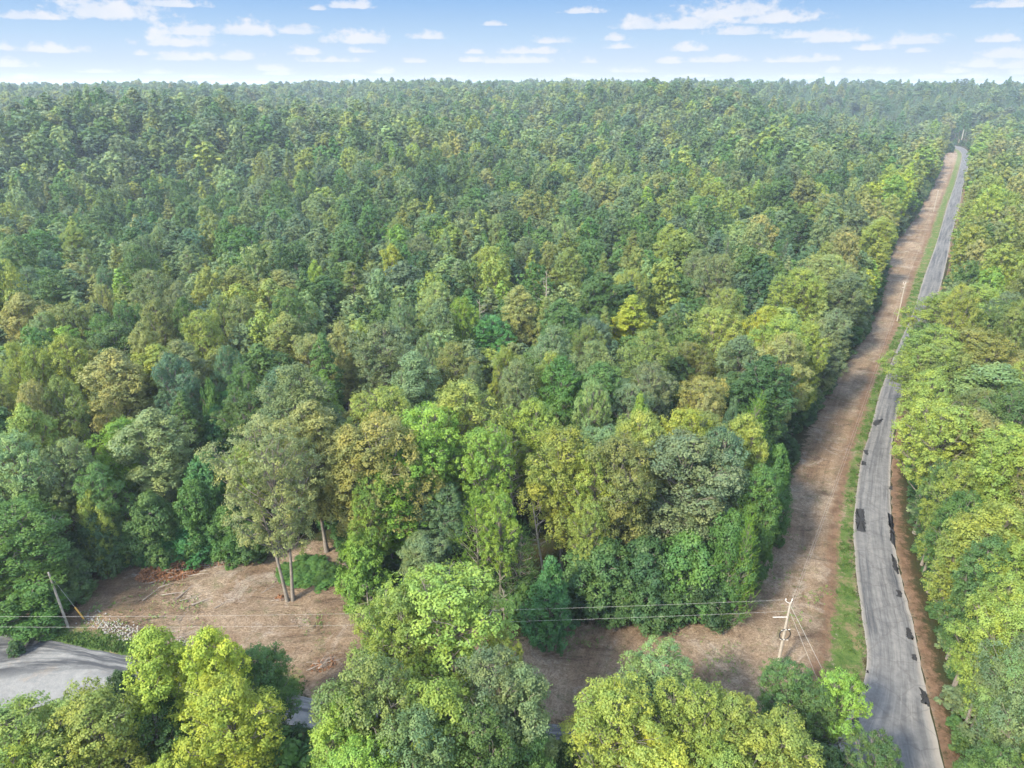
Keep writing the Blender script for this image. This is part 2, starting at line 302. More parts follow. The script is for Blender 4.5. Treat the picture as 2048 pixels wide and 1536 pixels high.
def gmix(t, a, b, f):
    m = nn(t, 'ShaderNodeMixRGB')
    for i, s in ((0, f), (1, a), (2, b)):
        if isinstance(s, bpy.types.NodeSocket): t.links.new(s, m.inputs[i])
        elif i == 0: m.inputs[0].default_value = s
        else: m.inputs[i].default_value = (*s, 1)
    return m.outputs[0]
def math2(t, op, a, b):
    m = nn(t, 'ShaderNodeMath', operation=op)
    for i, s in ((0, a), (1, b)):
        if isinstance(s, bpy.types.NodeSocket): t.links.new(s, m.inputs[i])
        else: m.inputs[i].default_value = s
    return m.outputs[0]
def ground_material():
    m, t, o = mat('ground')
    g = nn(t, 'ShaderNodeNewGeometry'); P = g.outputs['Position']
    at_ = lambda n: nn(t, 'ShaderNodeAttribute', attribute_name=n).outputs['Fac']
    floor = gmix(t, (.050, .042, .022), (.03, .045, .018), gnoise(t, P, .35))
    # dirt: reddish clay, straw coloured mown thatch, grey chaff, dark damp earth; streaks follow the mower along the strip
    sp_ = nn(t, 'ShaderNodeSeparateXYZ'); t.links.new(P, sp_.inputs[0])
    ov = nn(t, 'ShaderNodeCombineXYZ'); t.links.new(at_('offs'), ov.inputs[0]); t.links.new(math2(t, 'MULTIPLY', sp_.outputs[1], .045), ov.inputs[1])
    st = math2(t, 'ADD', math2(t, 'MULTIPLY', gnoise(t, ov.outputs[0], .75, 5, .7, .36, .62), .62), math2(t, 'MULTIPLY', gnoise(t, P, .55, 7, .75, .36, .64, dist=.8), .38))
    sx_ = gnoise(t, P, .30, 8, .75, .36, .64, stretch=(.35, 1.0, 1), rot=R_(-24), dist=1.4)
    big = gnoise(t, P, .07, 6, .65, .42, .58, dist=.8)
    streak = gmix(t, st, sx_, at_('west'))
    clay = gmix(t, (.155, .108, .078), (.36, .275, .20), streak)
    straw = gmix(t, (.24, .19, .15), (.50, .42, .33), gnoise(t, P, .9, 9, .8, .38, .62, dist=.8))
    dirt = gmix(t, clay, straw, math2(t, 'MULTIPLY', big, .85))
    dirt = gmix(t, dirt, (.46, .42, .38), gnoise(t, P, .16, 9, .78, .53, .64, 0, .75, dist=1.0))      # pale chaff
    dirt = gmix(t, dirt, (.115, .080, .062), gnoise(t, P, .20, 9, .74, .53, .66, 0, .8, stretch=(.45, 1, 1), rot=R_(-24), dist=1.2))   # damp raked earth
    dirt = gmix(t, dirt, (.095, .135, .055), gnoise(t, P, .34, 9, .85, .53, .64, 0, .62, dist=.5))     # thin regrowth
    fine = gnoise(t, P, 4.0, 8, .88, .36, .64, .36, 1.05)
    vs = nn(t, 'ShaderNodeVectorMath', operation='SCALE'); t.links.new(dirt, vs.inputs[0]); t.links.new(fine, vs.inputs['Scale']); dirt = vs.outputs[0]
    def edge(name, wob=1.6, soft=1.0):
        a = math2(t, 'ADD', at_(name), gnoise(t, P, .8, 7, .8, .2, .8, -wob, wob))
        r = nn(t, 'ShaderNodeMapRange', interpolation_type='SMOOTHSTEP', inp={1: -soft*.5, 2: soft*.5, 3: 0, 4: 1}); t.links.new(a, r.inputs[0]); return r.outputs[0]
    col = gmix(t, floor, dirt, edge('dirt', 2.4, 1.2))
    red = gmix(t, (.21, .135, .095), (.10, .065, .045), gnoise(t, P, .5, 8, .8, .4, .6))
    col = gmix(t, col, red, math2(t, 'MULTIPLY', edge('rut', 1.6, 1.4), .8))
    grass = gmix(t, (.050, .105, .028), (.12, .18, .055), gnoise(t, P, .9, 8, .85, .38, .62))
    grass = gmix(t, grass, (.23, .18, .12), gnoise(t, P, .35, 8, .8, .50, .62, 0, .85))
    col = gmix(t, col, grass, edge('grass', 2.3, 1.0))
    p = nn(t, 'ShaderNodeBsdfPrincipled', inp={'Roughness': .95, 'Specular IOR Level': .05}); t.links.new(col, p.inputs['Base Color'])
    b = nn(t, 'ShaderNodeBump', inp={'Strength': .8, 'Distance': .35})
    h = math2(t, 'ADD', streak, math2(t, 'MULTIPLY', gnoise(t, P, 3.0, 8, .85), .5)); t.links.new(h, b.inputs['Height'])
    t.links.new(b.outputs[0], p.inputs['Normal'])
    t.links.new(p.outputs[0], o.inputs[0]); return m
def road_material():
    m, t, o = mat('asphalt')
    g = nn(t, 'ShaderNodeNewGeometry'); P = g.outputs['Position']
    uv = nn(t, 'ShaderNodeAttribute', attribute_name='lane')        # x across -1..1, y metres along
    s = nn(t, 'ShaderNodeSeparateXYZ'); t.links.new(uv.outputs['Vector'], s.inputs[0])
    c1 = gmix(t, (.100, .106, .116), (.165, .172, .185), gnoise(t, P, .8, 7, .75))
    lane = nn(t, 'ShaderNodeCombineXYZ'); t.links.new(math2(t, 'MULTIPLY', s.outputs[0], 2.6), lane.inputs[0]); t.links.new(math2(t, 'MULTIPLY', s.outputs[1], .035), lane.inputs[1])
    band = gnoise(t, lane.outputs[0], 1.15, 7, .7, .42, .62)
    col = gmix(t, c1, (.035, .041, .052), math2(t, 'MULTIPLY', band, gnoise(t, P, .06, 4, .6, .36, .56, .45, 1.0)))
    lane2 = nn(t, 'ShaderNodeCombineXYZ'); t.links.new(math2(t, 'MULTIPLY', s.outputs[0], 14), lane2.inputs[0]); t.links.new(math2(t, 'MULTIPLY', s.outputs[1], .1), lane2.inputs[1])
    col = gmix(t, col, (.20, .208, .22), gnoise(t, lane2.outputs[0], 1.0, 6, .7, .54, .72, 0, .65))
    # worn pale edge
    ax = math2(t, 'ABSOLUTE', s.outputs[0], 0)
    r = nn(t, 'ShaderNodeMapRange', inp={1: .80, 2: 1.0, 3: 0, 4: .7}); t.links.new(ax, r.inputs[0])
    col = gmix(t, col, (.25, .24, .225), r.outputs[0])
    # fine cracks
    vo = nn(t, 'ShaderNodeTexVoronoi', feature='DISTANCE_TO_EDGE', inp={'Scale': .22}); 
    wv = nn(t, 'ShaderNodeVectorMath', operation='ADD'); nzz = nn(t, 'ShaderNodeTexNoise', inp={'Scale': .7, 'Detail': 4}); t.links.new(P, nzz.inputs[0])
    t.links.new(P, wv.inputs[0]); t.links.new(nzz.outputs['Color'], wv.inputs[1]); t.links.new(wv.outputs[0], vo.inputs[0])
    cr = nn(t, 'ShaderNodeMapRange', inp={1: 0.0, 2: .03, 3: .35, 4: 0}); t.links.new(vo.outputs[0], cr.inputs[0])
    col = gmix(t, col, (.05, .05, .055), cr.outputs[0])
    p = nn(t, 'ShaderNodeBsdfPrincipled', inp={'Roughness': .8, 'Specular IOR Level': .2}); t.links.new(col, p.inputs['Base Color'])
    t.links.new(p.outputs[0], o.inputs[0]); return m
def side_material():
    m, t, o = mat('gravelled asphalt')
    g = nn(t, 'ShaderNodeNewGeometry'); P = g.outputs['Position']
    uv = nn(t, 'ShaderNodeAttribute', attribute_name='lane'); s = nn(t, 'ShaderNodeSeparateXYZ'); t.links.new(uv.outputs['Vector'], s.inputs[0])
    c1 = gmix(t, (.125, .135, .148), (.205, .215, .225), gnoise(t, P, .5, 8, .8))
    c1 = gmix(t, c1, (.22, .19, .16), gnoise(t, P, .22, 5, .7, .56, .72, 0, .7))
    ln = nn(t, 'ShaderNodeCombineXYZ'); t.links.new(math2(t, 'MULTIPLY', s.outputs[0], 2.4), ln.inputs[0]); t.links.new(math2(t, 'MULTIPLY', s.outputs[1], .05), ln.inputs[1])
    st = gnoise(t, ln.outputs[0], 1.6, 7, .72, .40, .56)
    near = nn(t, 'ShaderNodeMapRange', interpolation_type='SMOOTHSTEP', inp={1: .35, 2: -.1, 3: 0, 4: 1}); t.links.new(s.outputs[0], near.inputs[0])
    col = gmix(t, c1, (.045, .05, .06), math2(t, 'MULTIPLY', st, near.outputs[0]))
    col = gmix(t, col, (.08, .085, .095), gnoise(t, P, .3, 8, .8, .54, .66, 0, .55, stretch=(.4, 1, 1)))
    p = nn(t, 'ShaderNodeBsdfPrincipled', inp={'Roughness': .9, 'Specular IOR Level': .15}); t.links.new(col, p.inputs['Base Color'])
    b = nn(t, 'ShaderNodeBump', inp={'Strength': .3, 'Distance': .1}); t.links.new(gnoise(t, P, 6, 5, .8), b.inputs['Height']); t.links.new(b.outputs[0], p.inputs['Normal'])
    t.links.new(p.outputs[0], o.inputs[0]); return m
# ================================================================== ground
WK = ([40, 60, 72, 85, 110, 160, 300, 500], [3.8, 4.3, 3.5, 1.9, 1.3, 1.6, 3.0, 3.6])
def build_ground():
    th = np.radians(np.concatenate([np.linspace(-180, -62, 30)[:-1], np.linspace(-62, 62, 640), np.linspace(62, 180, 30)[1:]]))
    rr = np.concatenate([[2, 10, 18], np.geomspace(24, 9000, 640)])
    T, Rr = np.meshgrid(th, rr)
    X, Y = Rr*np.sin(T), Rr*np.cos(T)
    Z = ground_z(X, Y)
    near = Rr < 1100
    dirt = np.full(X.shape, -20.); grass = np.full(X.shape, -20.); rut = np.full(X.shape, -20.); offs = np.zeros(X.shape); west = sstep(-X, -10, 30)
    xs, ys = X[near], Y[near]
    d = np.clip(sdist(xs, ys, CLW), -20, 20)
    dl = dist_line(xs, ys, RLw); dr = dist_line(xs, ys, RRw); ds = dist_line(xs, ys, SRTw)
    offs[near] = dl
    inr = inside(xs, ys, ROADP) | inside(xs, ys, SIDEP)
    db = dist_line(xs, ys, SRBw)
    # right verge: narrow brown bank
    bank = np.where(~inr, 0.9-dr, -20)
    dd = np.maximum(d, np.where(d < 0, bank, -20))
    dirt[near] = dd
    wob = .9*np.sin(ys/7.3)+.8*np.sin(ys/3.1+1)
    wid = np.interp(ys, WK[0], WK[1])
    g1 = np.where((d > -1), wid*.5-np.abs(dl-wid*.5-.2+wob*.15), -20)
    g2 = np.where((d > -1) & (xs < -25), 1.6-np.abs(ds-1.2), -20)
    g3 = np.where((d < 0) & ~inr & (xs < -10), 2.2-db, -20)
    grass[near] = np.maximum(np.maximum(g1, g2), g3)
    rut[near] = np.maximum(np.where(d > 0, .9-np.abs(dl-wid-.9), -20), np.where(~inr & (d < 0), 0.7-np.abs(dr-0.8), -20))
    # low relief in the open dirt, away from the roads
    rel = np.zeros(X.shape)
    k = np.clip((np.minimum(np.minimum(dl, ds), d)-1.5)/5, 0, 1)*(d > 0)
    rel[near] = k*(.22*np.sin(xs/2.7+ys/5)+.18*np.sin(ys/2.1-xs/3.3)+.3*np.sin(xs/9+ys/7))
    # bank the forest edge rises on, behind the brush pile and the twin trunked tree
    Z = Z + rel
    nr, ntn = X.shape
    idx = np.arange(nr*ntn).reshape(nr, ntn)
    F = np.stack([idx[:-1, :-1], idx[:-1, 1:], idx[1:, 1:], idx[1:, :-1]], -1).reshape(-1, 4)[:, ::-1]
    V = np.stack([X, Y, Z], -1).reshape(-1, 3)
    at_ = {n: ('POINT', 'FLOAT', a.astype(np.float32)) for n, a in (('dirt', dirt), ('grass', grass), ('rut', rut), ('west', west), ('offs', offs))}
    me = mesh_np('ground', V, F, [ground_material()], smooth=True, attrs=at_)
    o = link(bpy.data.objects.new('ground', me)); tag(o, kind='structure'); return o
build_ground()
def strip_mesh(name, A, B, m, z, nacross=9, step=1.0, jag=.12, seed=1):
    rng = np.random.default_rng(seed)
    n = int(max(np.linalg.norm(np.diff(A, axis=0), axis=1).sum(), 10)/step)
    def rs(P):
        s = np.concatenate([[0], np.cumsum(np.linalg.norm(np.diff(P, axis=0), axis=1))]); t = np.linspace(0, s[-1], n)
        return np.stack([np.interp(t, s, P[:, i]) for i in (0, 1)], 1)
    a, b = rs(A), rs(B)
    j = rng.normal(0, jag, (n, 2)); j = (j+np.roll(j, 1, 0))/1.5
    w = (b-a); wl = np.linalg.norm(w, axis=1)[:, None]; w = w/wl
    a = a+w*j[:, :1]; b = b+w*j[:, 1:]
    u = np.linspace(0, 1, nacross)
    P = a[:, None, :]*(1-u)[None, :, None]+b[:, None, :]*u[None, :, None]
    Z = ground_z(P[..., 0], P[..., 1])+z + .03*(1-(2*u-1)**2)[None, :]
    V = np.concatenate([P, Z[..., None]], -1).reshape(-1, 3)
    s = np.concatenate([[0], np.cumsum(np.linalg.norm(np.diff((a+b)/2, axis=0), axis=1))])
    lane = np.stack([np.broadcast_to(2*u-1, (n, nacross)), np.broadcast_to(s[:, None], (n, nacross)), np.zeros((n, nacross))], -1).reshape(-1, 3).astype(np.float32)
    i = np.arange(n*nacross).reshape(n, nacross)
    F = np.stack([i[:-1, :-1], i[:-1, 1:], i[1:, 1:], i[1:, :-1]], -1).reshape(-1, 4)
    me = mesh_np(name, V, F, [m], smooth=True, attrs={'lane': ('POINT', 'FLOAT_VECTOR', lane)})
    o = link(bpy.data.objects.new(name, me)); tag(o, kind='structure'); return o
side = strip_mesh('side_road', SRTw, SRBw, side_material(), .034, 12, .8, .15, 5)
RLx = np.concatenate([RLw, poly_px([(1690,1560), (1720,1700)])])
road = strip_mesh('road', RLx, RRw, road_material(), .05, 11, .8, .05, 3)
# tar patches laid over the road
M_TAR = simple('fresh tar', (.022, .023, .026), .7, .3, 4.0, .25)
def blob(name, px, z, m, parent, seed):
    rng = np.random.default_rng(seed)
    P = resample(np.array([at(*p)[:2] for p in px]+[at(*px[0])[:2]]), .25)
    P = P + rng.normal(0, .10, P.shape)
    c = P.mean(0); V = np.array([[c[0], c[1], z]]+[[p[0], p[1], z] for p in P]); n = len(P)
    F = np.array([(0, 1+i, 1+(i+1) % n) for i in range(n)])
    e = V[F[0][1]]-V[0]; f = V[F[0][2]]-V[0]
    if e[0]*f[1]-e[1]*f[0] < 0: F = F[:, ::-1]
    return link(bpy.data.objects.new(name, mesh_np(name, V, F, [m])), parent)
for i, P in enumerate([[(1712,1018),(1727,1018),(1730,1040),(1730,1064),(1714,1062),(1711,1040)],
        [(1776,1026),(1783,1030),(1789,1065),(1790,1098),(1783,1085),(1779,1060)], [(1783,1108),(1791,1120),(1798,1150),(1794,1150),(1786,1135)],
        [(1792,1180),(1802,1182),(1805,1196),(1795,1194)], [(1809,1258),(1818,1256),(1830,1283),(1813,1277)], [(1822,1310),(1832,1310),(1835,1322),(1826,1322)],
        [(1838,1376),(1850,1382),(1859,1405),(1856,1415),(1842,1406)], [(1730,1338),(1738,1340),(1737,1348),(1731,1347)], [(1724,1372),(1735,1371),(1736,1380),(1723,1380)],
        [(1698,1440),(1708,1432),(1716,1443),(1704,1451)], [(1727,900),(1736,901),(1737,911),(1729,909)], [(1724,922),(1733,925),(1731,932),(1722,930)],
        [(1748,842),(1764,838),(1762,846),(1752,853),(1745,850)], [(1776,974),(1784,973),(1785,980),(1777,980)]]):
    blob('tar_patch', P, .098, M_TAR, road, 40+i)
# ================================================================== trees: prototypes
def envelope(kind):
    if kind == 'oak':    return lambda t: np.clip(1-np.abs((t-.48)/.56)**2.4, 0, 1)**.5
    if kind == 'tall':   return lambda t: np.interp(t, [0, .12, .35, .6, .8, .93, 1], [.25, .62, .85, 1.0, .86, .55, .1])
    if kind == 'poplar': return lambda t: np.interp(t, [0, .1, .28, .45, .65, .82, .94, 1], [.35, .8, 1.0, .95, .72, .42, .17, .03])
    if kind == 'cedar':  return lambda t: np.interp(t, [0, .08, .25, .5, .75, .92, 1], [.5, .9, 1.0, .8, .5, .2, .02])
    if kind == 'bush':   return lambda t: np.interp(t, [0, .15, .4, .7, .9, 1], [.75, 1.0, 1.0, .8, .5, .12])
    if kind == 'pyramid': return lambda t: np.interp(t, [0, .06, .22, .5, .78, .93, 1], [.55, .9, 1.0, .74, .36, .13, .02])
    if kind == 'twin': return lambda t: np.clip(1-np.abs((t-.52)/.58)**2.4, 0, 1)**.5
    if kind == 'open':   return lambda t: np.clip(1-np.abs((t-.6)/.62)**2.2, 0, 1)**.5
SPEC = {'pyramid': (13, 4.2, .03, 60, (.18, .30), .50), 'twin': (27, 7.2, .36, 70, (.17, .30), .60),   # H, R, crown base fraction, lobes, lobe radius / R, clump radius m
    'oak': (24, 5.0, .26, 46, (.24, .42), .62), 'tall': (24, 3.6, .22, 44, (.26, .44), .58), 'poplar': (24, 3.4, .18, 48, (.20, .34), .50),
    'cedar': (16, 3.2, .03, 80, (.10, .20), .40), 'bush': (10, 3.2, .04, 34, (.24, .42), .50), 'open': (22, 5.2, .34, 36, (.20, .34), .55)}
def make_tree(kind, seed, lod):
    """leaf clumps on lobes on limbs; returns ((V,F,vary) leaves, (V,F) wood)"""
    rng = np.random.default_rng(seed)
    H, R, bf, nl, lr, cr = SPEC[kind]
    env = envelope(kind); zb = H*bf
    ph = rng.uniform(0, 6.28, 5); am = rng.uniform(.5, 1.0, 5)
    def amp(phi, t): return 1+.17*am[0]*np.sin(phi+ph[0])+.14*am[1]*np.sin(2*phi+ph[1]+5*t)+.10*am[2]*np.sin(3*phi+ph[2]-7*t)+.10*am[3]*np.sin(t*11+ph[3]+phi)
    t = (np.arange(nl)+rng.uniform(.1, .9, nl))/nl
    if kind in ('oak', 'open'): t = t**.8
    phi = np.arange(nl)*2.39996+rng.normal(0, .35, nl)
    fr = rng.uniform(.50, .86, nl); fr[t > .9] *= .5
    if kind == 'cedar': fr = rng.uniform(.7, .95, nl)
    rad = env(t)*R*amp(phi, t)
    L = np.stack([rad*fr*np.cos(phi), rad*fr*np.sin(phi), zb+(H-zb)*(.04+.93*t)], 1)
    Lr = rng.uniform(*lr, nl)*R*np.clip(.45+.65*env(t), .3, 1)
    L[:, 2] = np.minimum(L[:, 2], H-Lr*.75)
    core = np.stack([np.zeros(5), np.zeros(5), zb+(H-zb)*np.linspace(.2, .85, 5)], 1)     # a few lobes close the middle
    L = np.concatenate([L, core+rng.normal(0, .3, core.shape)]); Lr = np.concatenate([Lr, .42*R*np.clip(env(np.linspace(.2, .85, 5)), .2, 1)])
    kz = rng.uniform(.85, 1.25, len(L))
    if kind == 'cedar': kz[:] = 1.2
    # clumps on every lobe
    nc = {0: 30, 1: 15, 2: 9}[lod]; nleaf = {0: 30, 1: 12, 2: 6}[lod]; ls = {0: .205, 1: .43, 2: .85}[lod]
    if kind == 'cedar': nc = int(nc*.55); ls *= .8
    C_, D_, K_ = [], [], []
    lv = rng.uniform(0, 1, len(L))
    for i in range(len(L)):
        n = int(nc*np.clip((Lr[i]/(R*.33))**1.3, .35, 1.7))
        d = rng.normal(0, 1, (n, 3)); d[:, 2] = d[:, 2]*.9+.35; d /= np.linalg.norm(d, axis=1)[:, None]
        c = L[i]+d*Lr[i]*rng.uniform(.72, 1.08, (n, 1))*np.array([1, 1, kz[i]])
        C_.append(c); D_.append(d); K_.append(np.full(n, lv[i]))
    Cc, Dd, Kk = map(np.concatenate, (C_, D_, K_))
    dist = np.linalg.norm(Cc[:, None]-L[None], axis=2)/Lr[None]; keep = (dist.min(1) > .60) & (Cc[:, 2] < H+.4)
    Cc, Dd, Kk = Cc[keep], Dd[keep], Kk[keep]
    n = len(Cc); m = nleaf
    cr_ = cr*rng.uniform(.6, 1.15, (n, 1, 1))*(1.15 if lod == 2 else 1)
    off = rng.normal(0, 1, (n, m, 3)); off /= np.linalg.norm(off, axis=2)[..., None]; off *= rng.uniform(.15, 1, (n, m, 1))**.5*cr_
    off[..., 2] *= .75
    if kind == 'cedar':      # feathery sprays that reach out and up
        tpar = rng.uniform(-.4, 1.5, (n, m, 1)); off = Dd[:, None]*tpar*.75+np.array([0, 0, .42])*tpar+off*.35
    P = (Cc[:, None]+off).reshape(-1, 3)
    N = (off/(cr_)*{0: .8, 1: .6, 2: .35}[lod]+Dd[:, None]*{0: .6, 1: .75, 2: .9}[lod]+np.array([0, 0, .5])+rng.normal(0, {0: .40, 1: .30, 2: .2}[lod], (n, m, 3))).reshape(-1, 3)
    N /= np.linalg.norm(N, axis=1)[:, None]
    A = np.cross(N, rng.normal(0, 1, N.shape)); A /= np.linalg.norm(A, axis=1)[:, None]; B = np.cross(N, A)
    s = ls*rng.uniform(.65, 1.35, (len(P), 1))
    q = np.stack([P-A*s*.62, P-B*s*.36+N*s*.08, P+A*s*.62, P+B*s*.36+N*s*.08], 1)
    if kind == 'cedar':
        U = Dd[:, None]*.8+np.array([0, 0, .75])+rng.normal(0, .35, (n, m, 3)); U = U.reshape(-1, 3); U /= np.linalg.norm(U, axis=1)[:, None]
        B2 = np.cross(N, U); q = np.stack([P-U*s*.9, P-B2*s*.22, P+U*s*.9, P+B2*s*.22], 1)
    V = q.reshape(-1, 3); F = np.arange(len(V)).reshape(-1, 4)
    cv = rng.uniform(0, 1, n)
    vary = np.clip(.5*(np.repeat(cv, m)*.4+np.repeat(Kk, m)*.35+rng.uniform(0, 1, n*m)*.25)*1.5+.14, 0, 1)
    # wood
    mb = MB(); lean = rng.normal(0, .015, 2)*H
    ztop = H*(.86 if kind in ('poplar', 'cedar') else .66)
    zs = np.linspace(-.3, ztop, 8); tr0 = {'oak': .30, 'tall': .26, 'poplar': .26, 'cedar': .17, 'bush': .10, 'pyramid': .14, 'open': .30, 'twin': .25}[kind]
    path = np.stack([lean[0]*(zs/H)**2+.1*np.sin(zs/3+ph[0]), lean[1]*(zs/H)**2+.1*np.cos(zs/3.3+ph[1]), zs], 1)
    if kind == 'twin':
        sh = np.clip(zs/9, 0, 1.6)[:, None]
        for sg in (-1, 1): mb.tube(path+sh*np.array([[.95 if sg < 0 else .35, .15, 0]])*sg+np.array([[.32*sg, 0, 0]]), np.interp(zs, [-.3, .5, ztop], [tr0*1.4, tr0, tr0*.25]), 9)
    else: mb.tube(path, np.interp(zs, [-.3, .5, ztop], [tr0*1.4, tr0, tr0*.25]), 7 if lod == 0 else 4)
    lim = range(len(L)-5) if lod == 0 else (range(0, len(L)-5, 3) if lod == 1 else [])
    for i in lim:
        e = L[i]; z0 = max(zb*.8, min(e[2]-(.25 if kind == 'cedar' else .9)*np.hypot(e[0], e[1])-1, ztop*.98))
        s0 = np.array([np.interp(z0, zs, path[:, 0]), np.interp(z0, zs, path[:, 1]), z0])
        mid = (s0+e)/2+rng.normal(0, .25, 3)+np.array([0, 0, -.06*np.linalg.norm(e-s0)])
        end = s0+(e-s0)*1.02
        r0 = tr0*rng.uniform(.25, .42)
        mb.tube([s0, mid, end], [r0, r0*.6, .035], 5 if lod == 0 else 3)
        if lod == 0 and kind != 'cedar':
            for _ in range(3):
                d = rng.normal(0, 1, 3); d[2] = abs(d[2])*.6; d /= np.linalg.norm(d)
                mb.tube([mid+(end-mid)*rng.uniform(.2, .9), end+d*Lr[i]*.55, end+d*Lr[i]*.98], [r0*.35, .03, .015], 4)
    return (V, F, vary.astype(np.float32)), (np.concatenate(mb.V), np.concatenate(mb.F))
def tree_meshes(kind, seed, lod, joined=False):
    (V, F, va), (WV, WF) = make_tree(kind, seed, lod)
    if joined:
        VV = np.concatenate([V, WV]); FF = np.concatenate([F, WF+len(V)])
        mi = np.concatenate([np.zeros(len(F)), np.ones(len(WF))])
        vv = np.concatenate([va, np.zeros(len(WF), np.float32)])
        return mesh_np(kind+'_tree', VV, FF, [M_LEAF, M_BARK], mi, attrs={'vary': ('FACE', 'FLOAT', vv)})
    return (mesh_np(kind+'_crown', V, F, [M_LEAF], attrs={'vary': ('FACE', 'FLOAT', va)}), mesh_np(kind+'_trunk', WV, WF, [M_BARK], smooth=True))
# ------------------------------------------------------------------ colours of crowns (leaf albedo)
TINT = {'deep': (0.04, 0.09, 0.036), 'mid': (0.066, 0.13, 0.044), 'green': (0.068, 0.152, 0.044), 'vivid': (0.058, 0.18, 0.064), 'blue': (0.076, 0.138, 0.082), 'grey': (0.112, 0.168, 0.085), 'pale': (0.15, 0.222, 0.098), 'lime': (0.152, 0.255, 0.05), 'yellow': (0.225, 0.288, 0.046), 'yg': (0.172, 0.236, 0.058), 'olive': (0.138, 0.18, 0.058), 'tan': (0.182, 0.216, 0.085), 'rust': (0.165, 0.112, 0.068), 'orange': (0.168, 0.184, 0.062), 'bright': (0.115, 0.215, 0.036)}
WORD = {'deep': 'dark green', 'mid': 'mid green', 'green': 'fresh green', 'vivid': 'vivid green', 'blue': 'bluish green', 'grey': 'grey-green', 'pale': 'pale green',
        'lime': 'lime green', 'yellow': 'golden yellow', 'yg': 'yellow-green', 'olive': 'olive', 'tan': 'tan-green', 'rust': 'rusty brown', 'orange': 'orange-tinged', 'bright': 'bright green'}
KNAME = {'oak': ('broadleaf_tree', 'round-crowned', 'tree'), 'tall': ('broadleaf_tree', 'upright', 'tree'), 'poplar': ('poplar_tree', 'pointed', 'tree'),
         'cedar': ('cedar_tree', 'cedar', 'tree'), 'bush': ('sapling_tree', 'low bushy', 'tree'), 'pyramid': ('sapling_tree', 'broad-based pointed', 'tree'), 'open': ('broadleaf_tree', 'open-branched', 'tree')}
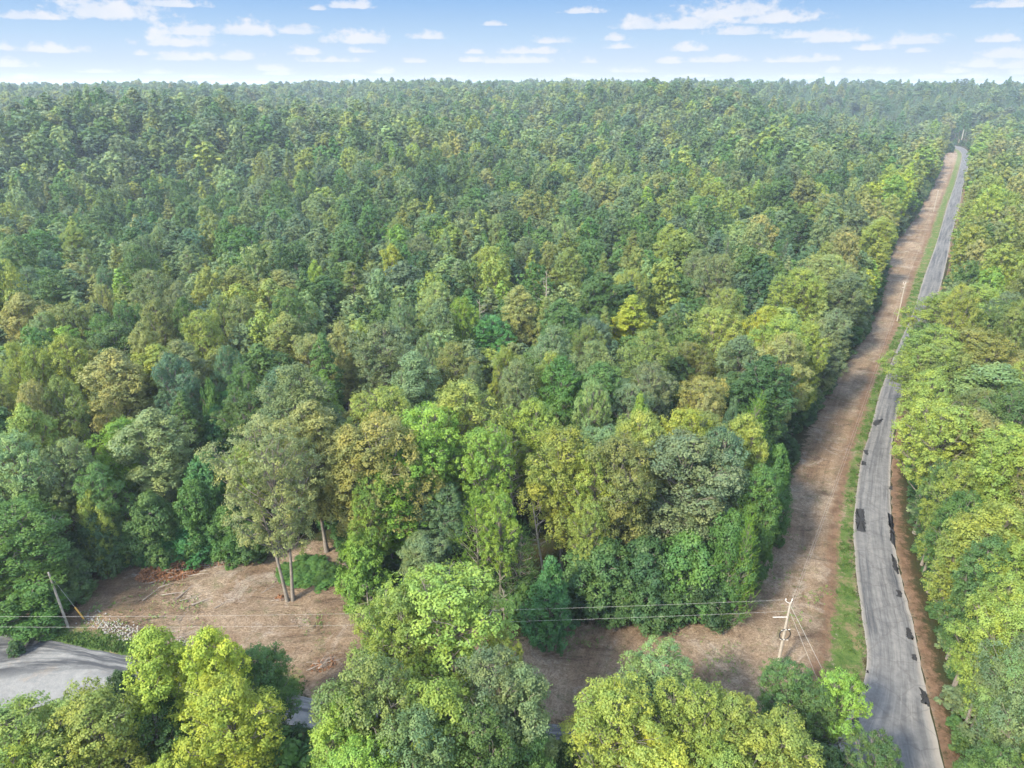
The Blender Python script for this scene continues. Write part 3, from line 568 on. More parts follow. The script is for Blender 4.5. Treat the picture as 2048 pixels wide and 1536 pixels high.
# x, y of the top in the photograph, width there, height m, kind, tint
HAND = """
45 1400 210 17 oak yg|190 1384 200 17 oak yg|307 1246 135 20 tall yellow|417 1248 115 20 tall yellow|523 1290 120 14 oak green|456 1357 200 18 oak yellow|240 1340 75 9 bush deep|600 1450 75 8 open deep|20 1490 150 16 oak yellow|335 1502 85 14 tall yellow|310 1400 150 13 oak mid|120 1470 150 14 oak yg
893 1147 260 21 open yg|790 1185 170 20 open yg|740 1312 190 21 oak olive|879 1352 160 20 tall yg|987 1296 180 20 oak grey|1040 1320 140 19 tall grey|688 1392 150 19 oak lime|830 1420 190 19 oak grey|960 1420 190 18 oak mid|1006 1264 95 16 open yg|725 1480 180 18 oak lime|1060 1450 110 15 tall mid
1228 1362 200 18 oak yg|1315 1297 175 15 open pale|1125 1478 90 9 bush deep|1395 1373 170 17 oak yg|1462 1380 120 17 tall yg|1570 1322 130 13 open mid|1676 1345 115 13 open lime|1549 1434 200 16 oak yg|1755 1476 125 11 open mid|1650 1490 110 10 bush deep|1625 1370 110 12 open mid|1330 1480 180 15 oak yellow|1440 1490 150 15 oak yg
1950 572 130 22 oak lime|1880 588 110 22 oak yg|1812 650 120 20 open green|2015 590 90 22 oak grey|1871 655 130 22 oak yg|1944 662 140 22 oak olive|1812 692 130 21 open yg|1872 692 105 21 oak olive|1845 745 90 20 oak lime|1986 726 160 21 tall pale|2036 725 90 21 oak yg|1846 808 180 22 open yg|1948 812 125 22 tall tan|2021 856 150 22 oak yg|1815 925 110 18 open green|1872 928 110 20 oak yg|1793 985 110 12 open deep|1900 985 110 19 oak mid|1985 1010 180 21 oak lime|1866 1036 140 20 oak yg|1925 1080 140 20 oak green|1852 1130 110 17 oak green|2035 1080 120 21 oak yg|1958 1150 150 20 oak lime|2015 1190 140 20 oak yg|1905 1215 110 17 oak green|1958 1272 170 19 oak grey|2040 1290 130 19 oak pale|1905 1340 110 15 oak mid|1885 1430 80 11 bush green|1975 1390 170 18 oak grey|2045 1400 120 18 oak mid|1925 1480 110 15 oak mid|2000 1500 150 16 oak mid
700 846 120 25 tall orange|764 838 160 25 oak orange|622 798 120 25 tall tan|787 890 130 21 tall bright|733 945 80 19 oak lime|920 770 170 24 oak yg|862 812 150 24 oak lime|968 855 125 22 open lime|1000 985 95 18 open lime|890 970 105 15 oak blue|846 1064 95 12 tall grey|716 1064 95 11 bush lime|952 990 100 17 cedar bright|1041 1046 110 13 cedar mid|1102 1108 120 13.5 pyramid vivid|890 1120 60 8 bush blue|760 1195 70 6 bush bright
1128 853 150 23 oak yg|1190 905 115 21 open yg|1180 1000 90 17 open yg|1241 870 150 24 oak orange|1366 864 200 23 oak grey|1441 858 130 23 oak blue|1286 827 110 24 oak yg|1366 817 120 24 oak yellow|1490 824 90 22 tall yg|1514 792 75 20 cedar bright|1462 1020 110 16 bush green|1497 1028 62 17 cedar bright|1465 1066 85 14 cedar green|1205 1075 130 12 bush mid|1290 1075 130 12 bush deep|1375 1060 130 13 bush green|1240 1120 120 8 bush mid|1330 1130 120 8 bush deep|1400 1120 110 9 bush deep|1524 924 80 20 tall green|1530 975 70 16 bush green|1555 890 80 17 bush green
565 540 95 24 tall tan|704 522 80 25 poplar olive|629 520 34 24 tall lime|783 486 44 25 tall yellow|793 438 46 24 oak olive|683 480 85 25 poplar mid|811 489 46 24 poplar green|845 468 60 23 oak grey|891 458 40 24 poplar pale|938 414 38 24 poplar grey|993 427 34 24 tall pale|1059 434 30 24 poplar green|983 498 75 24 oak yg|1014 479 38 24 poplar green|1097 488 52 26 poplar olive|1138 495 58 26 tall olive|1052 476 52 23 oak grey|1038 570 64 23 tall tan|1093 592 56 24 poplar olive|873 570 80 22 oak pale|803 600 62 22 oak grey|924 596 62 22 oak lime|880 597 60 23 tall grey|980 635 95 17 oak vivid|721 634 42 22 poplar yg|683 639 56 23 tall tan|572 624 84 23 tall tan|645 662 78 23 poplar green|766 645 115 24 oak grey|910 689 90 22 oak olive|855 673 54 22 oak grey|830 700 105 24 tall grey|648 735 58 21 poplar bright|562 730 86 23 tall blue|662 800 70 14 bush rust|717 795 48 15 bush rust|1010 694 64 22 oak yg|1038 722 84 23 oak grey|1104 708 72 22 oak yg|948 735 52 21 oak grey|1069 800 115 22 oak lime|1173 650 72 22 oak olive|1131 434 50 24 open pale|745 810 26 12 bush vivid
1265 459 58 26 poplar olive|1207 503 46 25 poplar olive|1338 448 48 26 tall yg|1390 394 50 24 oak lime|1265 542 76 23 oak yg|1262 590 110 23 poplar yellow|1320 645 64 22 poplar olive|1431 620 115 23 open yg|1531 614 80 24 oak yellow|1560 642 115 24 oak yg|1480 670 95 23 tall grey|1565 670 105 24 oak tan|1455 580 74 22 oak olive|1355 604 52 22 poplar mid|1603 541 100 24 oak yg|1648 514 110 24 oak tan|1686 452 52 25 tall tan|1762 434 62 25 tall yg|1786 343 75 26 tall yellow|1300 725 95 22 oak grey|1400 755 105 21 oak orange|1280 795 46 20 bush lime|1414 785 52 20 tall tan|1466 798 44 20 bush blue|1186 765 76 22 open pale|1186 687 95 22 oak grey|1617 650 80 23 oak yg|1669 615 70 23 tall grey|1693 541 75 24 tall grey|1210 610 44 22 poplar olive|1400 500 60 23 oak grey|1455 470 40 22 cedar grey|1520 450 50 21 cedar blue|1575 470 46 21 cedar blue|1500 480 46 20 poplar blue
31 690 62 23 oak yg|66 693 58 23 oak yg|135 670 88 24 oak yg|228 696 112 24 tall tan|283 642 56 24 tall tan|345 708 88 23 oak blue|314 601 72 24 oak olive|366 596 48 24 oak green|400 624 82 23 oak yg|442 593 62 23 oak olive|483 593 72 23 oak pale|476 531 78 24 tall olive|414 534 52 24 tall yg|355 570 56 24 oak grey|407 413 52 25 poplar yg|379 490 66 24 poplar pale|317 452 46 24 tall pale|290 473 50 23 oak blue|21 517 46 23 poplar yg|172 496 40 23 poplar pale|148 451 50 24 tall yg|62 538 62 23 oak blue|48 586 88 24 tall tan|138 608 88 23 oak olive|90 628 74 22 oak pale|207 629 68 22 oak green|248 604 62 22 oak mid|204 570 46 22 open tan|210 538 50 22 oak blue|452 694 54 22 oak blue|483 732 64 21 oak mid
50 805 88 23 tall yg|70 763 74 23 oak tan|122 754 82 23 oak olive|307 815 125 21 tall pale|143 878 95 19 oak grey|244 840 110 18 oak bright|195 930 90 16 oak green|34 868 120 21 oak pale|467 782 92 15 oak vivid|419 764 46 18 bush green|366 778 74 19 poplar mid|433 814 74 14 bush vivid|185 985 70 13 bush yg|412 905 100 14 bush vivid|390 960 90 13 bush green|35 1012 215 15.5 oak green|128 1100 95 8 bush mid|60 1165 130 6 bush green|330 1062 85 5.5 bush vivid|368 1015 75 8 bush green|400 1030 95 7 bush vivid|455 1012 85 9 bush green|246 1046 85 7 bush mid|200 1005 90 11 bush deep|300 985 100 12 bush mid|500 1045 65 6.5 bush mid
"""
def hand_list():
    out = []
    for tok in HAND.replace('\n', '|').split('|'):
        if not tok.strip(): continue
        x, y, w, H, k, c = tok.split(); c = {'lime': 'yg', 'green': 'mid'}.get(c, c) if float(x) > 1780 else c; out.append((float(x), float(y), float(w), float(H), k, c))
    return out
def place_px(x, y, w, H):
    """the crown's rounded head lies about 0.42 of its width under its outline's top"""
    hc = H; R = 3.0
    for _ in range(4):
        p = at(x, y+w*.40, hc)
        d = math.hypot(math.hypot(p[0], p[1]), CAMZ-p[2])
        depth = p[1]*math.cos(PITCH)+(CAMZ-p[2])*math.sin(PITCH)
        R = w/2*depth/FPX*1.04
        hc = max(H-R*.8, H*.5)
    return p[0], p[1], R
TREES = []      # x, y, R, H, kind, tint, hand
for (x, y, w, H, k, c) in hand_list():
    X, Y, R = place_px(x, y, w, H); TREES.append((X, Y, R, H, k, c))
# the twin trunked tree stands alone in the clearing and is built apart
TWIN = at(583, 1203)[:2]
NEAR_N = len(TREES)
HX0 = [h[0] for h in hand_list()]
# ------------------------------------------------------------------ the rest of the wood, spaced by crown size
rng = np.random.default_rng(7)
def patch_noise(x, y, s, k=0): return np.sin(x/s+k)*np.cos(y/s*1.13+1.7*k)+.6*np.sin((x+y)/s*1.9+k*2.1)+.4*np.sin((x-1.3*y)/s*2.7+k)
def fill():
    pts = []
    def band(r0, r1, sp, a0, a1):
        xs = np.arange(-r1, r1, sp); ys = np.arange(-10, r1, sp*.87)
        gx, gy = np.meshgrid(xs, ys); gx = gx+(np.arange(len(ys)) % 2)[:, None]*sp/2
        gx = gx+rng.uniform(-.36, .36, gx.shape)*sp; gy = gy+rng.uniform(-.36, .36, gy.shape)*sp
        r = np.hypot(gx, gy); a = np.degrees(np.arctan2(gx, gy))
        m = (r >= r0) & (r < r1) & (a > a0) & (a < a1)
        return gx[m], gy[m]
    for r0, r1, sp in ((20, 240, 6.9), (240, 420, 7.6), (420, 900, 10.0), (900, 1600, 12.0), (1600, 2400, 15)):
        x, y = band(r0, r1, sp, -72 if r1 <= 420 else -50 if r1 < 1000 else -46, 82 if r1 <= 420 else 54 if r1 < 1000 else 46); pts.append(np.stack([x, y], 1))
    return np.concatenate(pts)
FP = fill()
HX = np.array([t[0] for t in TREES]); HY = np.array([t[1] for t in TREES]); HR = np.array([t[2] for t in TREES]); HH = np.array([t[3] for t in TREES])
fx, fy = FP[:, 0], FP[:, 1]; fr = np.hypot(fx, fy)
keep = np.ones(len(FP), bool)
nearm = fr < 1080
xs, ys = fx[nearm], fy[nearm]
dc = sdist(xs, ys, CLW); drd = np.minimum(dist_line(xs, ys, RLw), dist_line(xs, ys, RRw)); drd = np.where(inside(xs, ys, ROADP), -1, drd)
dsd = np.where(inside(xs, ys, SIDEP), -1, np.minimum(dist_line(xs, ys, SRTw), dist_line(xs, ys, SRBw)))
k = (dc < -2.6) & (drd > 4.6) & (dsd > 3.5)
# south of the side road only the trees the photograph shows (placed by hand)
sby = np.interp(xs, SRBw[::-1, 0][np.argsort(SRBw[::-1, 0])], SRBw[np.argsort(SRBw[:, 0]), 1])
k &= ~((ys < sby+2) & (xs < 34))
# glade between the road's far bend and the wood beyond
dh = np.full(len(xs), 1e9)
for i in range(0, len(HX)): dh = np.minimum(dh, np.hypot(xs-HX[i], ys-HY[i])/(HR[i]*.95+2.2))
k &= dh > 1
bend = at(1924, 292)[:2]; pole_a = at(1921, 287)[:2]
for f in (1.0, .97, .94): k &= np.hypot(xs-pole_a[0]*f, ys-pole_a[1]*f) > 17
k &= np.hypot(xs-TWIN[0], ys-TWIN[1]) > 8
keep[nearm] = k
FP = FP[keep]; fx, fy = FP[:, 0], FP[:, 1]; fr = np.hypot(fx, fy); n = len(FP)
u = rng.uniform(0, 1, n); pn = patch_noise(fx, fy, 55); pn2 = patch_noise(fx, fy, 38, 2.0)
faz = np.degrees(np.arctan2(fx, fy))
KF, CF = [], []
drf = dist_line(fx, fy, RRw)
edge = dist_line(fx, fy, CLW, True)
right = np.where(fr < 1040, fx > np.interp(fy, RRw[:, 1][::-1], RRw[:, 0][::-1]), False)
for i in range(n):
    q = u[i]; w_ = rng.uniform(); e = pn[i]+rng.normal(0, .5)
    if right[i]: KF.append('oak' if q < .75 else ('open' if q < .85 else 'tall'))
    elif faz[i] > 17 and fr[i] > 760 and pn2[i] > -.7: KF.append('cedar' if q < .8 else 'poplar')
    else: KF.append('oak' if q < .36 else ('tall' if q < .68 else ('poplar' if q < .88 else ('bush' if q < .97 else 'open'))))
    if right[i]: tab = [('yg', .30), ('olive', .56), ('tan', .72), ('lime', .76), ('mid', .90), ('grey', 1.01)]
    elif KF[-1] == 'cedar': tab = [('blue', .7), ('green', 1.01)]
    elif e > 1.0: tab = [('yg', .25), ('olive', .42), ('tan', .52), ('lime', .66), ('grey', .84), ('mid', 1.01)]
    elif e > -.4: tab = [('grey', .24), ('mid', .44), ('olive', .52), ('green', .64), ('blue', .71), ('yg', .86), ('pale', .96), ('tan', 1.01)]
    else: tab = [('mid', .34), ('deep', .48), ('blue', .66), ('green', .76), ('grey', .90), ('olive', 1.01)]
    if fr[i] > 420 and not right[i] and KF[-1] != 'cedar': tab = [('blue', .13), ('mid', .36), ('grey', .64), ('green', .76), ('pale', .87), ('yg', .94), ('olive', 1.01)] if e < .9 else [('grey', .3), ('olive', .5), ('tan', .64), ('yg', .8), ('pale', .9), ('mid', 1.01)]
    if not right[i] and edge[i] < 16 and fy[i] > 130 and fx[i] > 40: tab = [('yg', .35), ('yellow', .47), ('tan', .65), ('olive', .80), ('lime', .9), ('grey', 1.01)]  # warm light on the treeline along the strip, put into yellower leaf tints
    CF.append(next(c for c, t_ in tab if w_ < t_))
HF = np.clip(rng.normal(21.0, 4.4, n), 11, 31); RF = rng.uniform(3.4, 5.6, n)*(.75+.25*HF/22)
HF = np.where((fr < 330) & ~right, HF*.86, HF)
for i in range(n):
    if KF[i] == 'cedar': HF[i] = rng.uniform(12, 18); RF[i] = rng.uniform(2.4, 3.4)*(1.25 if fr[i] > 600 else 1)
    elif KF[i] == 'poplar': RF[i] *= .80; HF[i] *= 1.06
    elif KF[i] == 'tall': RF[i] *= .85; HF[i] *= 1.03
    elif KF[i] == 'bush': HF[i] *= .62; RF[i] *= .85
    if fr[i] > 240: RF[i] *= 1.08
    if fr[i] > 420: RF[i] *= 1.18
    if fr[i] > 900: RF[i] *= 1.2
    if fr[i] > 1600: RF[i] *= 1.35
    if edge[i] < 7 and fy[i] < 75: HF[i] *= .8
def covers(x, y, R, H, lim=1.2, rl=.3):
    """does the crown stand in front of open ground the photograph shows?"""
    x = np.atleast_1d(x); y = np.atleast_1d(y); bad = np.zeros(len(x), bool)
    for fz, fr_ in ((.3, .8), (.55, .95), (.8, .7), (.97, .2)):
        z = H*fz
        for a in np.arange(0, 6.28, .785):
            px_, py_ = x+R*fr_*math.cos(a), y+R*fr_*math.sin(a); k_ = CAMZ/(CAMZ-z)
            bad |= (look(SDG, px_*k_, py_*k_) > lim) | (look(SDV, px_*k_, py_*k_) > rl)
    return bad
for i in range(NEAR_N):
    x, y, R, H, kd, c = TREES[i]
    if (y < 138 or y > 212) and HX0[i] > 1780 and x > np.interp(y, RRw[:, 1][::-1], RRw[:, 0][::-1])-14:
        for _ in range(45):
            if not covers(x, y, R*.95, H, 1.2, 1.3)[0] and not inside(np.array([x]), np.array([y]), ROADP)[0] and dist_line(np.array([x]), np.array([y]), RRw)[0] > 3: break
            x += .35; R *= .99
        TREES[i] = (x, y, R, H, kd, c)
cov = np.zeros(n, bool); nm_ = (fr < 700) & ((edge < 45) | (right & (drf < 40)))
cov[nm_] = covers(fx[nm_], fy[nm_], RF[nm_], HF[nm_])
for i in np.where(cov)[0]:       # a lower tree may still fit there
    for f in (.8, .6, .45):
        if not covers(fx[i], fy[i], RF[i]*f**.6, HF[i]*f)[0]:
            HF[i] *= f; RF[i] *= f**.6; cov[i] = False; KF[i] = 'bush'; break
for i in range(n):
    if not cov[i]: TREES.append((fx[i], fy[i], RF[i], HF[i], KF[i], CF[i]))
# ------------------------------------------------------------------ which are individuals: the 300 that show largest
def proj(p):
    x, y, z = p[0], p[1], p[2]-CAMZ
    zc = y*math.cos(PITCH)-z*math.sin(PITCH); yc = y*math.sin(PITCH)+z*math.cos(PITCH)
    return 1024+FPX*x/zc, 768-FPX*yc/zc, zc
score = []
for i, (x, y, R, H, k_, c_) in enumerate(TREES):
    g = float(ground_z(x, y)); px, py, zc = proj((x, y, g+H*.8))
    s = R*H/zc**2 if zc > 5 else 0
    if zc <= 5 or px < -60 or px > 2108 or py > 1600: s *= .02
    if i < NEAR_N: s *= 6
    score.append((s, px, py))
order = sorted(range(len(TREES)), key=lambda i: -score[i][0])
IND = set(order[:300-1])
print('trees', len(TREES), 'hand', NEAR_N)
# ================================================================== build individuals
PROTO = {}
def proto(kind, var):
    if (kind, var) not in PROTO: PROTO[(kind, var)] = tree_meshes(kind, 100+17*var+hash_kind[kind], 0)
    return PROTO[(kind, var)]
hash_kind = {'oak': 1, 'tall': 2, 'poplar': 3, 'cedar': 4, 'bush': 5, 'open': 6, 'pyramid': 8}
NVAR = {'oak': 4, 'tall': 3, 'poplar': 2, 'cedar': 2, 'bush': 3, 'open': 3, 'pyramid': 1}
def tinted(c, r, amt=.10):
    b = np.array(TINT[c])*(1+r.uniform(-1.3*amt, 1.3*amt)); b = b*(1+r.uniform(-amt, amt, 3)*np.array([1, .4, 1])); return [float(v) for v in b]
INFO = []
rr2 = np.random.default_rng(11)
for i in sorted(IND):
    x, y, R, H, kd, c = TREES[i]
    nm, shape, cat = KNAME[kd]
    v = int(rr2.integers(NVAR[kd])); mc, mt = proto(kd, v)
    H0, R0 = SPEC[kd][:2]
    root = bpy.data.objects.new(nm, None); link(root); root.empty_display_size = .5
    g = float(ground_z(x, y)); root.location = (x, y, g); root.rotation_euler = (0, 0, rr2.uniform(0, 6.28))
    s = R/R0; root.scale = (s, s, H/H0)
    cr = bpy.data.objects.new('crown', mc); link(cr, root); cr['tint'] = tinted(c, rr2)
    tr = bpy.data.objects.new('trunk', mt); link(tr, root)
    INFO.append([root, i, kd, c, score[i][1], score[i][2], x, y, H])
# ================================================================== the wood beyond: one object of stuff
def instancer(name, items, protos, kind='stuff'):
    """items: list of (x,y,z,rot,sx,sz,k,tint); protos: list of meshes"""
    A = np.array([[a[0], a[1], a[2]] for a in items], np.float32)
    me = bpy.data.meshes.new(name); me.vertices.add(len(A)); me.vertices.foreach_set('co', A.ravel())
    def at_(nm, typ, data, key):
        a = me.attributes.new(nm, typ, 'POINT'); a.data.foreach_set(key, np.asarray(data).ravel())
    at_('rot', 'FLOAT_VECTOR', np.array([(0, 0, a[3]) for a in items], np.float32), 'vector')
    at_('size', 'FLOAT_VECTOR', np.array([(a[4], a[4], a[5]) for a in items], np.float32), 'vector')
    at_('which', 'INT', np.array([a[6] for a in items], np.int32), 'value')
    at_('tint', 'FLOAT_COLOR', np.array([(*a[7], 1) for a in items], np.float32), 'color')
    o = link(bpy.data.objects.new(name, me))
    ng = bpy.data.node_groups.new(name, 'GeometryNodeTree')
    ng.interface.new_socket('Geometry', in_out='INPUT', socket_type='NodeSocketGeometry'); ng.interface.new_socket('Geometry', in_out='OUTPUT', socket_type='NodeSocketGeometry')
    gi = ng.nodes.new('NodeGroupInput'); go = ng.nodes.new('NodeGroupOutput'); j = ng.nodes.new('GeometryNodeJoinGeometry')
    def named(nm, typ):
        q = ng.nodes.new('GeometryNodeInputNamedAttribute'); q.data_type = typ; q.inputs[0].default_value = nm; return q.outputs[0]
    rt, sz, wh = named('rot', 'FLOAT_VECTOR'), named('size', 'FLOAT_VECTOR'), named('which', 'INT')
    for k, pm in enumerate(protos):
        po = bpy.data.objects.new(pm.name, pm)
        oi = ng.nodes.new('GeometryNodeObjectInfo'); oi.inputs['Object'].default_value = po; oi.inputs['As Instance'].default_value = True
        cmp = ng.nodes.new('FunctionNodeCompare'); cmp.data_type = 'INT'; cmp.operation = 'EQUAL'
        ia = [s for s in cmp.inputs if s.enabled and s.type == 'INT']
        ng.links.new(wh, ia[0]); ia[1].default_value = k
        ip = ng.nodes.new('GeometryNodeInstanceOnPoints')
        ng.links.new(gi.outputs[0], ip.inputs['Points']); ng.links.new(cmp.outputs[0], ip.inputs['Selection'])
        ng.links.new(oi.outputs['Geometry'], ip.inputs['Instance']); ng.links.new(rt, ip.inputs['Rotation']); ng.links.new(sz, ip.inputs['Scale'])
        ng.links.new(ip.outputs[0], j.inputs[0])
    ng.links.new(j.outputs[0], go.inputs[0])
    md = o.modifiers.new('scatter', 'NODES'); md.node_group = ng
    tag(o, kind=kind); return o
PL = []; PIDX = {}
for kd in ('oak', 'tall', 'poplar', 'cedar', 'bush', 'open'):
    for lod, nv in ((1, NVAR[kd]), (2, 2)):
        for v in range(nv):
            PIDX[(kd, lod, v)] = len(PL); PL.append(tree_meshes(kd, 100+17*v+hash_kind[kd], lod, True))
items = []
for i, (x, y, R, H, kd, c) in enumerate(TREES):
    if i in IND: continue
    r = math.hypot(x, y); lod = 1 if r < 430 else 2
    v = int(rr2.integers(NVAR[kd] if lod == 1 else 2)); H0, R0 = SPEC[kd][:2]
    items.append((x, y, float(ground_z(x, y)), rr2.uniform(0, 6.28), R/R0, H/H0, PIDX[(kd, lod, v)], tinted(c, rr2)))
o = instancer('forest', items, PL)
tag(o, 'distant mixed green wood rolling away to the horizon behind the nearer trees', 'forest')
# understory along the forest edges and beneath the near crowns
us = []
def scatter_edge(P, n, lo, hi, h0, h1, seed, cond=None):
    r = np.random.default_rng(seed); Q = resample(P, .5)
    for _ in range(n):
        i = r.integers(1, len(Q)-1); t = Q[i+1]-Q[i-1]; t /= np.linalg.norm(t)+1e-9
        nrm = np.array([-t[1], t[0]]); p = Q[i]+nrm*r.uniform(lo, hi)
        if cond and not cond(p): continue
        H = r.uniform(h0, h1); R = H*r.uniform(.32, .5)
        if covers(p[0], p[1], R, H, .8 if seed != 4 else 50)[0]: continue
        us.append((p[0], p[1], float(ground_z(*p)), r.uniform(0, 6.28), R/3.2, H/10, PIDX[('bush', 1, int(r.integers(3)))], tinted(r.choice(['mid', 'green', 'deep', 'deep', 'grey']), r)))
clr = smooth_line(poly_px(CLEAR), 1)
cd = lambda p: look(SDG, np.array([p[0]]), np.array([p[1]]))[0] < -1.0
scatter_edge(clr, 1500, -7, 7, 1.5, 6.5, 3, cd)
scatter_edge(clr[len(clr)//2:], 380, -5, 5, 4, 10, 5, cd)
cr2 = lambda p: (not inside(np.array([p[0]]), np.array([p[1]]), ROADP)[0]) and dist_line(np.array([p[0]]), np.array([p[1]]), RRw)[0] > 4.2 and dist_line(np.array([p[0]]), np.array([p[1]]), RLw)[0] > 9
scatter_edge(RRw, 1500, -13, 13, 1.5, 7, 4, cr2)
cr3 = lambda p: (not inside(np.array([p[0]]), np.array([p[1]]), ROADP)[0]) and dist_line(np.array([p[0]]), np.array([p[1]]), RRw)[0] > 2.0 and dist_line(np.array([p[0]]), np.array([p[1]]), RLw)[0] > 9
us_n = len(us); covers_ = covers; covers = lambda *a: [False]; scatter_edge(RRw[RRw[:, 1] < 300], 2600, -6.5, 6.5, .8, 3.4, 6, cr3); covers = covers_
r = np.random.default_rng(21)
for _ in range(900):      # thicket south of the side road
    x = r.uniform(-75, 40); y = r.uniform(14, 52)
    yb = np.interp(x, SRBw[np.argsort(SRBw[:, 0]), 0], SRBw[np.argsort(SRBw[:, 0]), 1])
    if y > yb-2.5: continue
    H = r.uniform(3, 9) if y < yb-8 else r.uniform(1.5, 3.5); us.append((x, y, 0., r.uniform(0, 6.28), H*.4/3.2, H/10, PIDX[('bush', 1, int(r.integers(3)))], tinted(r.choice(['mid', 'green', 'deep', 'deep']), r)))
for _ in range(60):      # low weeds behind the twin trunks
    p = at(625+r.normal(0, 22), 1150+r.normal(0, 13)); us.append((p[0], p[1], 0., r.uniform(0, 6.28), r.uniform(.25, .5), r.uniform(.06, .14), PIDX[('bush', 1, int(r.integers(3)))], tinted('green', r)))
o = instancer('undergrowth', us, PL); tag(o, 'dense green brush filling in beneath and along the edges of the trees', 'undergrowth')

# ================================================================== the twin trunked tree in the clearing
mc, mt = tree_meshes('twin', 77, 0)
root = link(bpy.data.objects.new('broadleaf_tree', None)); root.location = (TWIN[0], TWIN[1], 0); root.rotation_euler = (0, 0, .15)
tag(root, 'tall tan-topped tree with two bare pale trunks standing alone in the cleared dirt', 'tree')
c_ = link(bpy.data.objects.new('crown', mc), root); c_['tint'] = [.170, .210, .095]
link(bpy.data.objects.new('trunk', mt), root)
# ================================================================== labels of the individual trees
ORD = ['', 'second ', 'third ', 'fourth ', 'fifth ', 'sixth ', 'seventh ', 'eighth ', 'ninth ', 'tenth ', 'eleventh ', 'twelfth ', 'thirteenth ', 'fourteenth ', 'fifteenth ']
def region(px, py, x, y):
    south = y < float(np.interp(x, SRBw[np.argsort(SRBw[:, 0]), 0], SRBw[np.argsort(SRBw[:, 0]), 1]))+3
    if x > np.interp(y, RRw[:, 1][::-1], RRw[:, 0][::-1])-1:
        if py > 1180: return 'right of the road, opposite the junction'
        if py > 860: return 'right of the road beside tar patches'
        if py > 660: return 'overhanging the road from the right'
        return 'right of the far road'
    if south:
        if px < 640: return 'in the bottom left clump'
        if px < 1130: return 'in the bottom centre clump'
        return 'in the bottom right clump'
    e = float(sdist(np.array([x]), np.array([y]), CLW)[0])
    if e > -9:
        if px < 480: return 'behind the brown brush heap'
        if px > 1500: return 'along the mown strip'
        if px < 900: return 'on the front edge beside the twin trunks'
        return 'on the front edge above the wires'
    col = 'far left' if px < 260 else 'left' if px < 560 else 'left of centre' if px < 840 else 'right of centre' if px < 1130 else 'right' if px < 1420 else 'near the mown strip'
    row = 'low in the wood' if py > 830 else 'midway up the wood' if py > 640 else 'high in the wood' if py > 520 else 'far back in the wood'
    return row+', '+col
grp = {}
for rec in INFO:
    root, i, kd, c, px, py, x, y, H = rec
    key = (region(px, py, x, y), WORD[c], KNAME[kd][1]); grp.setdefault(key, []).append(rec)
for (reg, w_, sh), L_ in grp.items():
    L_.sort(key=lambda q: math.hypot(q[6], q[7]))
    for j, rec in enumerate(L_):
        nm = 'saplings' if sh == 'low bushy' else 'trees'
        if len(L_) == 1: lab = '%s %s %s %s' % (w_, sh, nm[:-1], reg)
        else: lab = '%snearest of %s %s %s %s' % (ORD[j], w_, sh, nm, reg)
        tag(rec[0], lab, 'tree', ('trees '+reg)[:90])
# ================================================================== utility poles
def pole(base, H, label, group, lean=(0, 0), arm=None, loop=False, guys=(), rad=.15, name='utility_pole', arms=True):
    root = link(bpy.data.objects.new(name, None)); root.location = base; tag(root, label, 'pole', group)
    top = np.array([lean[0], lean[1], H])
    mb = MB(); mb.tube([(0, 0, -.4), top*.5, top], [rad*1.15, rad, rad*.72], 10); mb.tube([top, top+np.array([0, 0, .02])], [rad*.72, .01], 10)
    mb.build('pole_shaft', M_POLE, root)
    if arms:
        mb = MB(); mb.tube([top*.985, top*.985+np.array([-.55, .05, .32])], .035, 6); mb.tube([top+np.array([0, 0, -.1]), top+np.array([.12, 0, .35])], .03, 6); mb.build('bracket', M_METAL, root)
        for q in ((-.58, .05, .40), (.12, 0, .42)):
            mb = MB(); p = top+np.array(q); mb.tube([p+np.array([0, 0, -.12]), p+np.array([0, 0, -.04]), p+np.array([0, 0, .04]), p+np.array([0, 0, .12])], [.04, .09, .05, .08], 8); mb.build('insulator', M_METAL, root)
    if arm:
        mb = MB(); f, L = arm; p = top*f; mb.tube([p+np.array([-.1, -.05, 0]), p+np.array([-L, -.1, .02])], .045, 6); mb.build('cross_arm', M_METAL, root)
    if loop:
        p = top*.56; mb = MB(); th = np.linspace(0, 2*math.pi, 25)
        mb.tube([p+np.array([.62*math.cos(a), -.22, .78*math.sin(a)]) for a in th], .07, 6); mb.build('cable_coil', M_BLACK, root)
        mb = MB(); mb.tube([p+np.array([-.5, -.24, .62]), p+np.array([.5, -.24, .78])], .04, 5); mb.tube([p+np.array([-.5, -.24, -.70]), p+np.array([.5, -.24, -.82])], .04, 5); mb.build('coil_bracket', M_METAL, root)
    for (f, g, rr_) in guys:
        mb = MB(); mb.tube([top*f, (top*f+np.array(g))/2, np.array(g)], rr_, 5); mb.build('guy_wire', M_WIRE, root)
    return root, np.array(base)+top
bR = at(1553, 1340); gq = at(1668, 1385)-bR; gq2 = at(1640, 1372)-bR
pR, topR = pole(bR, 10.1, 'grey utility pole at the corner with a black cable coil halfway up', 'utility poles', (0.15, 0), (.80, 1.75), True, ((.97, gq, .022), (.90, gq2, .018)), .17)
bL = at(137, 1255)
gL = at(170, 1240)-bL
pL, topL = pole(bL, 8.6, 'bare grey utility pole leaning at the left beside the big green tree', 'utility poles', (-.55, .2), None, False, ((.97, gL, .018),), .15, arms=False)
b1 = at(1794, 642); p1, top1 = pole(b1, 11.3, 'nearest of the slim poles standing on the mown strip beside the road', 'utility poles', (0, 0), (.9, .7), False, (), .17)
b2 = at(1867, 424); p2, top2 = pole(b2, 11.0, 'farther slim pole on the mown strip, where the dirt narrows', 'utility poles', (0, 0), None, False, (), .2)
b3 = at(1921, 288); p3, top3 = pole(b3, 16.0, 'tall pale pole beyond the far bend of the road', 'utility poles', (0, 0), None, False, (), .42)
